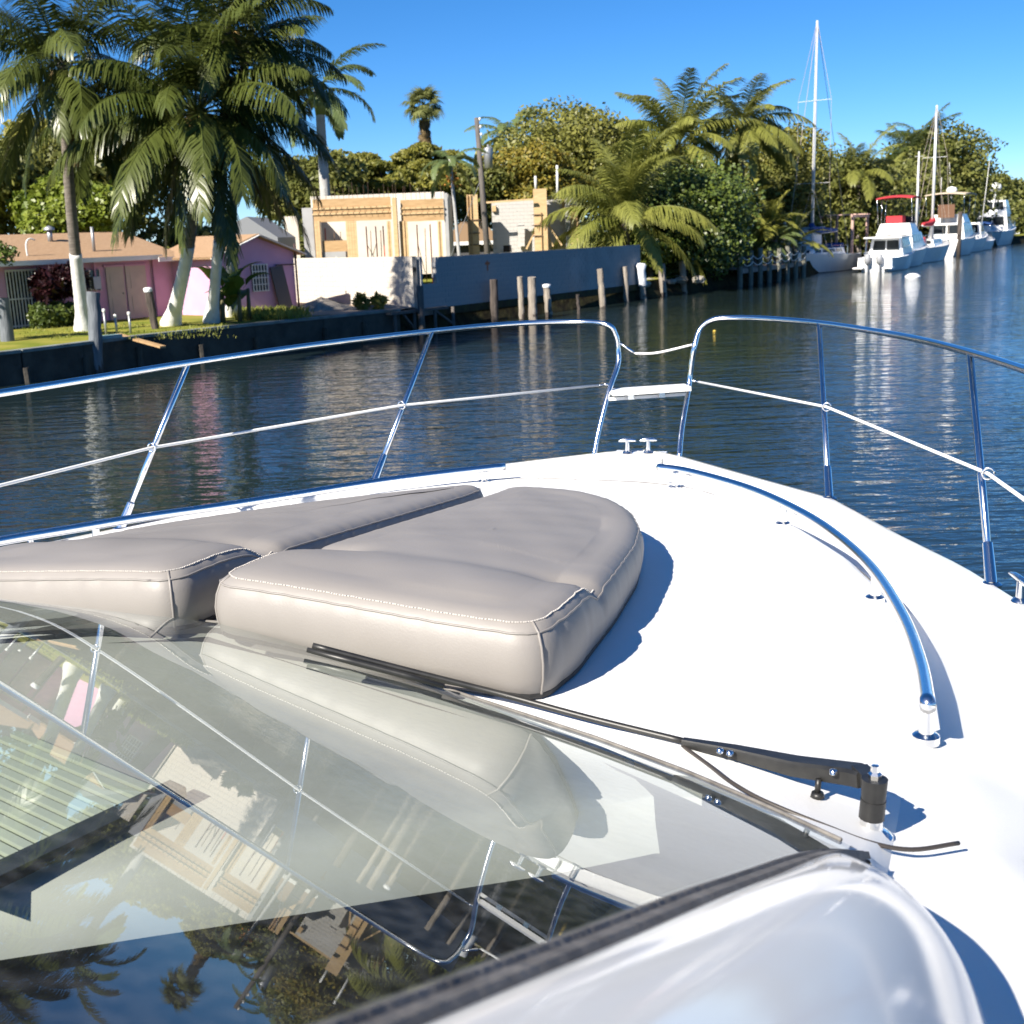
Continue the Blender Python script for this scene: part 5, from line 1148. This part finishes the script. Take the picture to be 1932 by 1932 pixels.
AW = math.atan2(.85, .53)                     # pointing up the canal, away from us
# big sloop, bow towards us
L = 11.0; pb = onz(1491, 520, 0) + Vector((-.3, .4, 0)); SH = R(231); d = Vector((-math.cos(SH), -math.sin(SH), 0)); st_ = pb + d * L
b = empty('sailing_boat', (st_.x, st_.y, 0), SH, 'white sailing boat with tall mast and blue sail cover, bow towards us', 'sailing boat', 'boats moored along the far docks')
hull(b, L, 3.3, 1.15, bow=1.35, tr=.6, flare=.3, rake=1.2); cabin(b, 3.0, 8.3, 2.0, 1.3, 1.2, 1.68, slant=.6, wn=4); railing(b, L, 3.3, 1.2); mast(b, 6.7, 15.6, 1.6, .12, (.30, .66), 1.25, L, 3.3, 4.3, M_bluec)
cabin(b, 2.6, 3.6, 1.6, 1.5, 1.25, 2.0, M_bluec, 'spray_hood', .5, False)
p = Vector((11.2, .55, .55)); MB().lathe([(0, -.6), (.18, -.5), (.22, 0), (.18, .5), (0, .6)], p, 9).build('fender', M_wire, b, True)
# outboard cabin boat, stern towards us
b = boat('outboard_boat', 'white cabin boat with twin outboards, stern towards us beside the sailing boat', 1650, 513, AW - .02, 'motor boat')
hull(b, 8.6, 3.0, .95, bow=1.5); cabin(b, 2.6, 6.6, 2.5, 1.9, .95, 2.25, slant=.35, wn=3); railing(b, 8.6, 3.0, .98, .5)
MB().box((3.3, 0, 2.32), (3.2, 2.7, .09)).build('hard_top', M_hull, b)
for y in (-1.2, 1.2): MB().tube([(1.7, y, .95), (1.9, y, 2.3)], .03, 6).build('top_post', M_chrome, b)
MB().box((1.1, 0, .72), (.6, 2.2, .5)).build('stern_bench', M_hull, b); MB().box((.1, 0, .55), (.25, 2.4, .55)).build('transom', M_hull, b)
for y in (-.42, .42):
    e_ = MB().lathe([(0, -.1), (.2, -.05), (.24, .25), (.2, .55), (.08, .65), (0, .66)], (-.35, y, .62), 10).build('outboard_engine', M_engine, b, True); MB().box((-.32, y, .2), (.16, .1, .9)).build('engine_leg', M_engine, e_)
MB().box((-.2, -1.0, .28), (.7, .7, .10)).build('swim_platform', M_hull, b); MB().box((-.2, 1.05, .28), (.7, .7, .10)).build('swim_platform', M_hull, b)
# flybridge boat with red canopy
b = boat('flybridge_boat', 'white flybridge boat with red canopy beyond the outboard boat', 1692, 503, AW, 'motor boat', 4.0)
hull(b, 11.0, 3.7, 1.2, bow=1.45); cabin(b, 2.6, 8.2, 3.1, 2.4, 1.2, 2.55, slant=.4, wn=4); railing(b, 11, 3.7, 1.25, .45)
cabin(b, 2.9, 6.0, 2.6, 2.2, 2.56, 3.25, M_hull, 'flybridge', .5, False); bimini(b, 2.5, 5.3, 2.7, 5.1, M_redc, 3.2)
MB().box((4.0, .2, 3.55), (1.0, 1.2, .5)).build('seat_cover', M_redc, b); cabin(b, 5.0, 5.5, 2.2, 2.0, 3.25, 3.75, M_win, 'wind_deflector', .6, False)
# ketch with two bare masts
b = boat('sailing_boat', 'white two masted sailing boat with red cover behind the red canopied boat', 1756, 491, AW, 'sailing boat', 6.8)
hull(b, 11.5, 3.4, 1.2, bow=1.35, tr=.6, flare=.3, rake=1.1); cabin(b, 3.2, 8.4, 2.1, 1.4, 1.25, 1.8, slant=.6, wn=4); railing(b, 11.5, 3.4, 1.2, .1, .7, 8)
mast(b, 6.8, 11.0, 1.7, .13, (.62,), 1.0, 11.5, 3.4, 3.6, M_redc); mast(b, 1.2, 7.6, 1.2, .10, (.95,), .3, 11.5, 3.4, None, None, stays=False)
MB().tube([(2.2, -.5, 1.7), (2.4, .5, 1.75)], [.35, .3], 9).build('folded_dinghy', M_redc, b, True)
# trawler with cream top
b = boat('trawler', 'white trawler with cream canopy and white radar dome', 1790, 482, AW, 'motor boat', 4.0)
hull(b, 12.0, 4.0, 1.5, bow=1.5); cabin(b, 2.5, 8.5, 3.4, 2.8, 1.5, 3.0, slant=.3, wn=4); railing(b, 12, 4.0, 1.55, .35, .7); cabin(b, 2.8, 6.6, 3.0, 2.6, 3.02, 3.8, M_hull, 'flybridge', .4, False)
bimini(b, 1.2, 6.6, 3.6, 5.6, M_tanc, 3.6); MB().lathe([(.45, 0), (.5, .15), (.4, .4), (0, .5)], (4.0, 0, 5.85), 10).build('radar_dome', M_hull, b, True)
MB().box((2.1, 0, 4.1), (.08, 1.5, 1.2)).build('canvas_panel', mat('brown_canvas', (.13, .065, .035), .8), b); MB().tube([(3.2, .8, 5.8), (3.2, .8, 7.2)], .03, 5).build('antenna', M_trim, b)
p = onz(1808, 484, 0); o = MB().tube([(0, 0, -1), (0, 0, 4.0)], .2, 9).build('mooring_pile', M_piled, None, True); o.location = (p.x, p.y, 0); tag(o, 'tall dark mooring pile standing beside the cream topped trawler', 'piling')
# sport fishing boat with tall poles
b = boat('fishing_boat', 'white fishing boat with tall thin outriggers behind the dark mooring pile', 1822, 475, AW, 'motor boat', 4.0)
hull(b, 11, 3.7, 1.3, bow=1.6); cabin(b, 4.0, 8.2, 2.9, 2.3, 1.35, 2.9, slant=.4, wn=3); railing(b, 11, 3.7, 1.4, .5)
for y in (-1.3, 1.3): MB().tube([(4.2, y, 1.4), (3.6, y * 1.5, 9.0)], [.05, .02], 6).build('outrigger', M_trim, b, True)
MB().box((3.2, 0, 2.9), (1.4, 2.2, .08)).build('tower_top', M_hull, b); MB().box((.5, 0, 1.0), (.5, 2.6, .7)).build('blue_cover', M_bluec, b)
# flybridge yacht with radar
b = boat('flybridge_yacht', 'white flybridge yacht with round radar dome on an arch', 1872, 463, AW, 'motor boat', 4.2)
hull(b, 14, 4.4, 1.7, bow=1.5); cabin(b, 3, 9.5, 3.8, 3.0, 1.75, 3.6, slant=.5, wn=4); cabin(b, 3.4, 7.6, 3.2, 2.8, 3.62, 5.3, M_hull, 'flybridge', .35, True, 2); railing(b, 14, 4.4, 1.8, .4, .7)
MB().tube([(4.2, 0, 5.3), (4.2, 0, 6.3)], .12, 8).build('radar_mast', M_hull, b, True); MB().lathe([(0, -.5), (.6, -.35), (.75, 0), (.6, .4), (0, .6)], (4.2, 0, 6.8), 12).build('radar_dome', M_hull, b, True)
b = boat('center_console', 'small white boat with blue cover moored before the flybridge yacht', 1850, 471, AW, 'motor boat', 3.0)
hull(b, 7.5, 2.6, .9, bow=1.5); MB().box((3.2, 0, 1.5), (1.0, .9, 1.0)).build('console', M_bluec, b); bimini(b, 2.4, 4.4, 2.0, 2.7, M_bluec, 1.0)
b = boat('house_boat', 'low cream boat by the dark jetty at the canal end', 1905, 455, AW + .6, 'motor boat')
hull(b, 9, 3.4, 1.1, bow=1.3); cabin(b, 1.5, 7, 2.9, 2.6, 1.15, 2.9, slant=.2, wn=4); MB().box((4.0, 0, 3.0), (6.2, 3.3, .1)).build('hard_top', M_tanc, b)
jt = empty('jetty', onz(1915, 452, 0), -.1, 'low dark jetty across the canal end', 'jetty'); MB().box((0, 0, .75), (20, 2.2, .3)).build('deck', M_piled, jt)
for x in (-9, -6, -3, 0, 3, 6, 9): MB().tube([(x, -1.1, -1), (x, -1.1, 1.8)], .2, 8).build('pile', M_piled, jt, True)
# sun shelter frame and dinghy behind the sloop, white shed
c = at(1592, 470, 95); fr_ = empty('pergola', (c.x, c.y, GZ), AW, 'pale timber pergola frame on the bank behind the sailing boat', 'pergola')
for x in (-2, 2):
    for y in (-1.2, 1.2): MB().box((x, y, 1.45), (.18, .18, 2.9)).build('post', mat('pinkish_timber', (.45, .30, .25), .8), fr_)
for y in (-1.2, 1.2): MB().box((0, y, 2.99), (4.6, .15, .18)).build('beam', MATS['pinkish_timber'], fr_)
for k in range(7): MB().box((-1.9 + .63 * k, 0, 3.13), (.1, 2.9, .1)).build('slat', MATS['pinkish_timber'], fr_)
c = at(1512, 455, 90); o = empty('garden_shed', (c.x, c.y, GZ), AW, 'small white shed left of the tall mast foot', 'shed'); MB().box((0, 0, 1.1), (2.6, 2.2, 2.2)).build('wall', M_hull, o); MB().box((0, 0, 2.27), (3.0, 2.6, .12)).build('roof', mat('blue_grey_roof', (.30, .36, .42), .6), o); MB().box((-.2, -1.11, 1.0), (.8, .04, 1.9)).build('door', M_trim, o)
# white float drifting on the water
p = onz(1722, 524, 0); o = MB().lathe([(0, -.15), (.45, -.05), (.5, .1), (.25, .25), (0, .28)], (0, 0, 0), 10).build('mooring_buoy', M_sack, None, True); o.location = p; tag(o, 'white mooring buoy floating in front of the moored boats', 'buoy')
p = onz(1348, 625, 0); o = MB().lathe([(0, -.04), (.06, 0), (.05, .035), (0, .05)], (0, 0, 0), 8).build('float', M_cocoy, None, True); o.location = p; tag(o, 'tiny yellow float drifting beyond the bow gate', 'float')
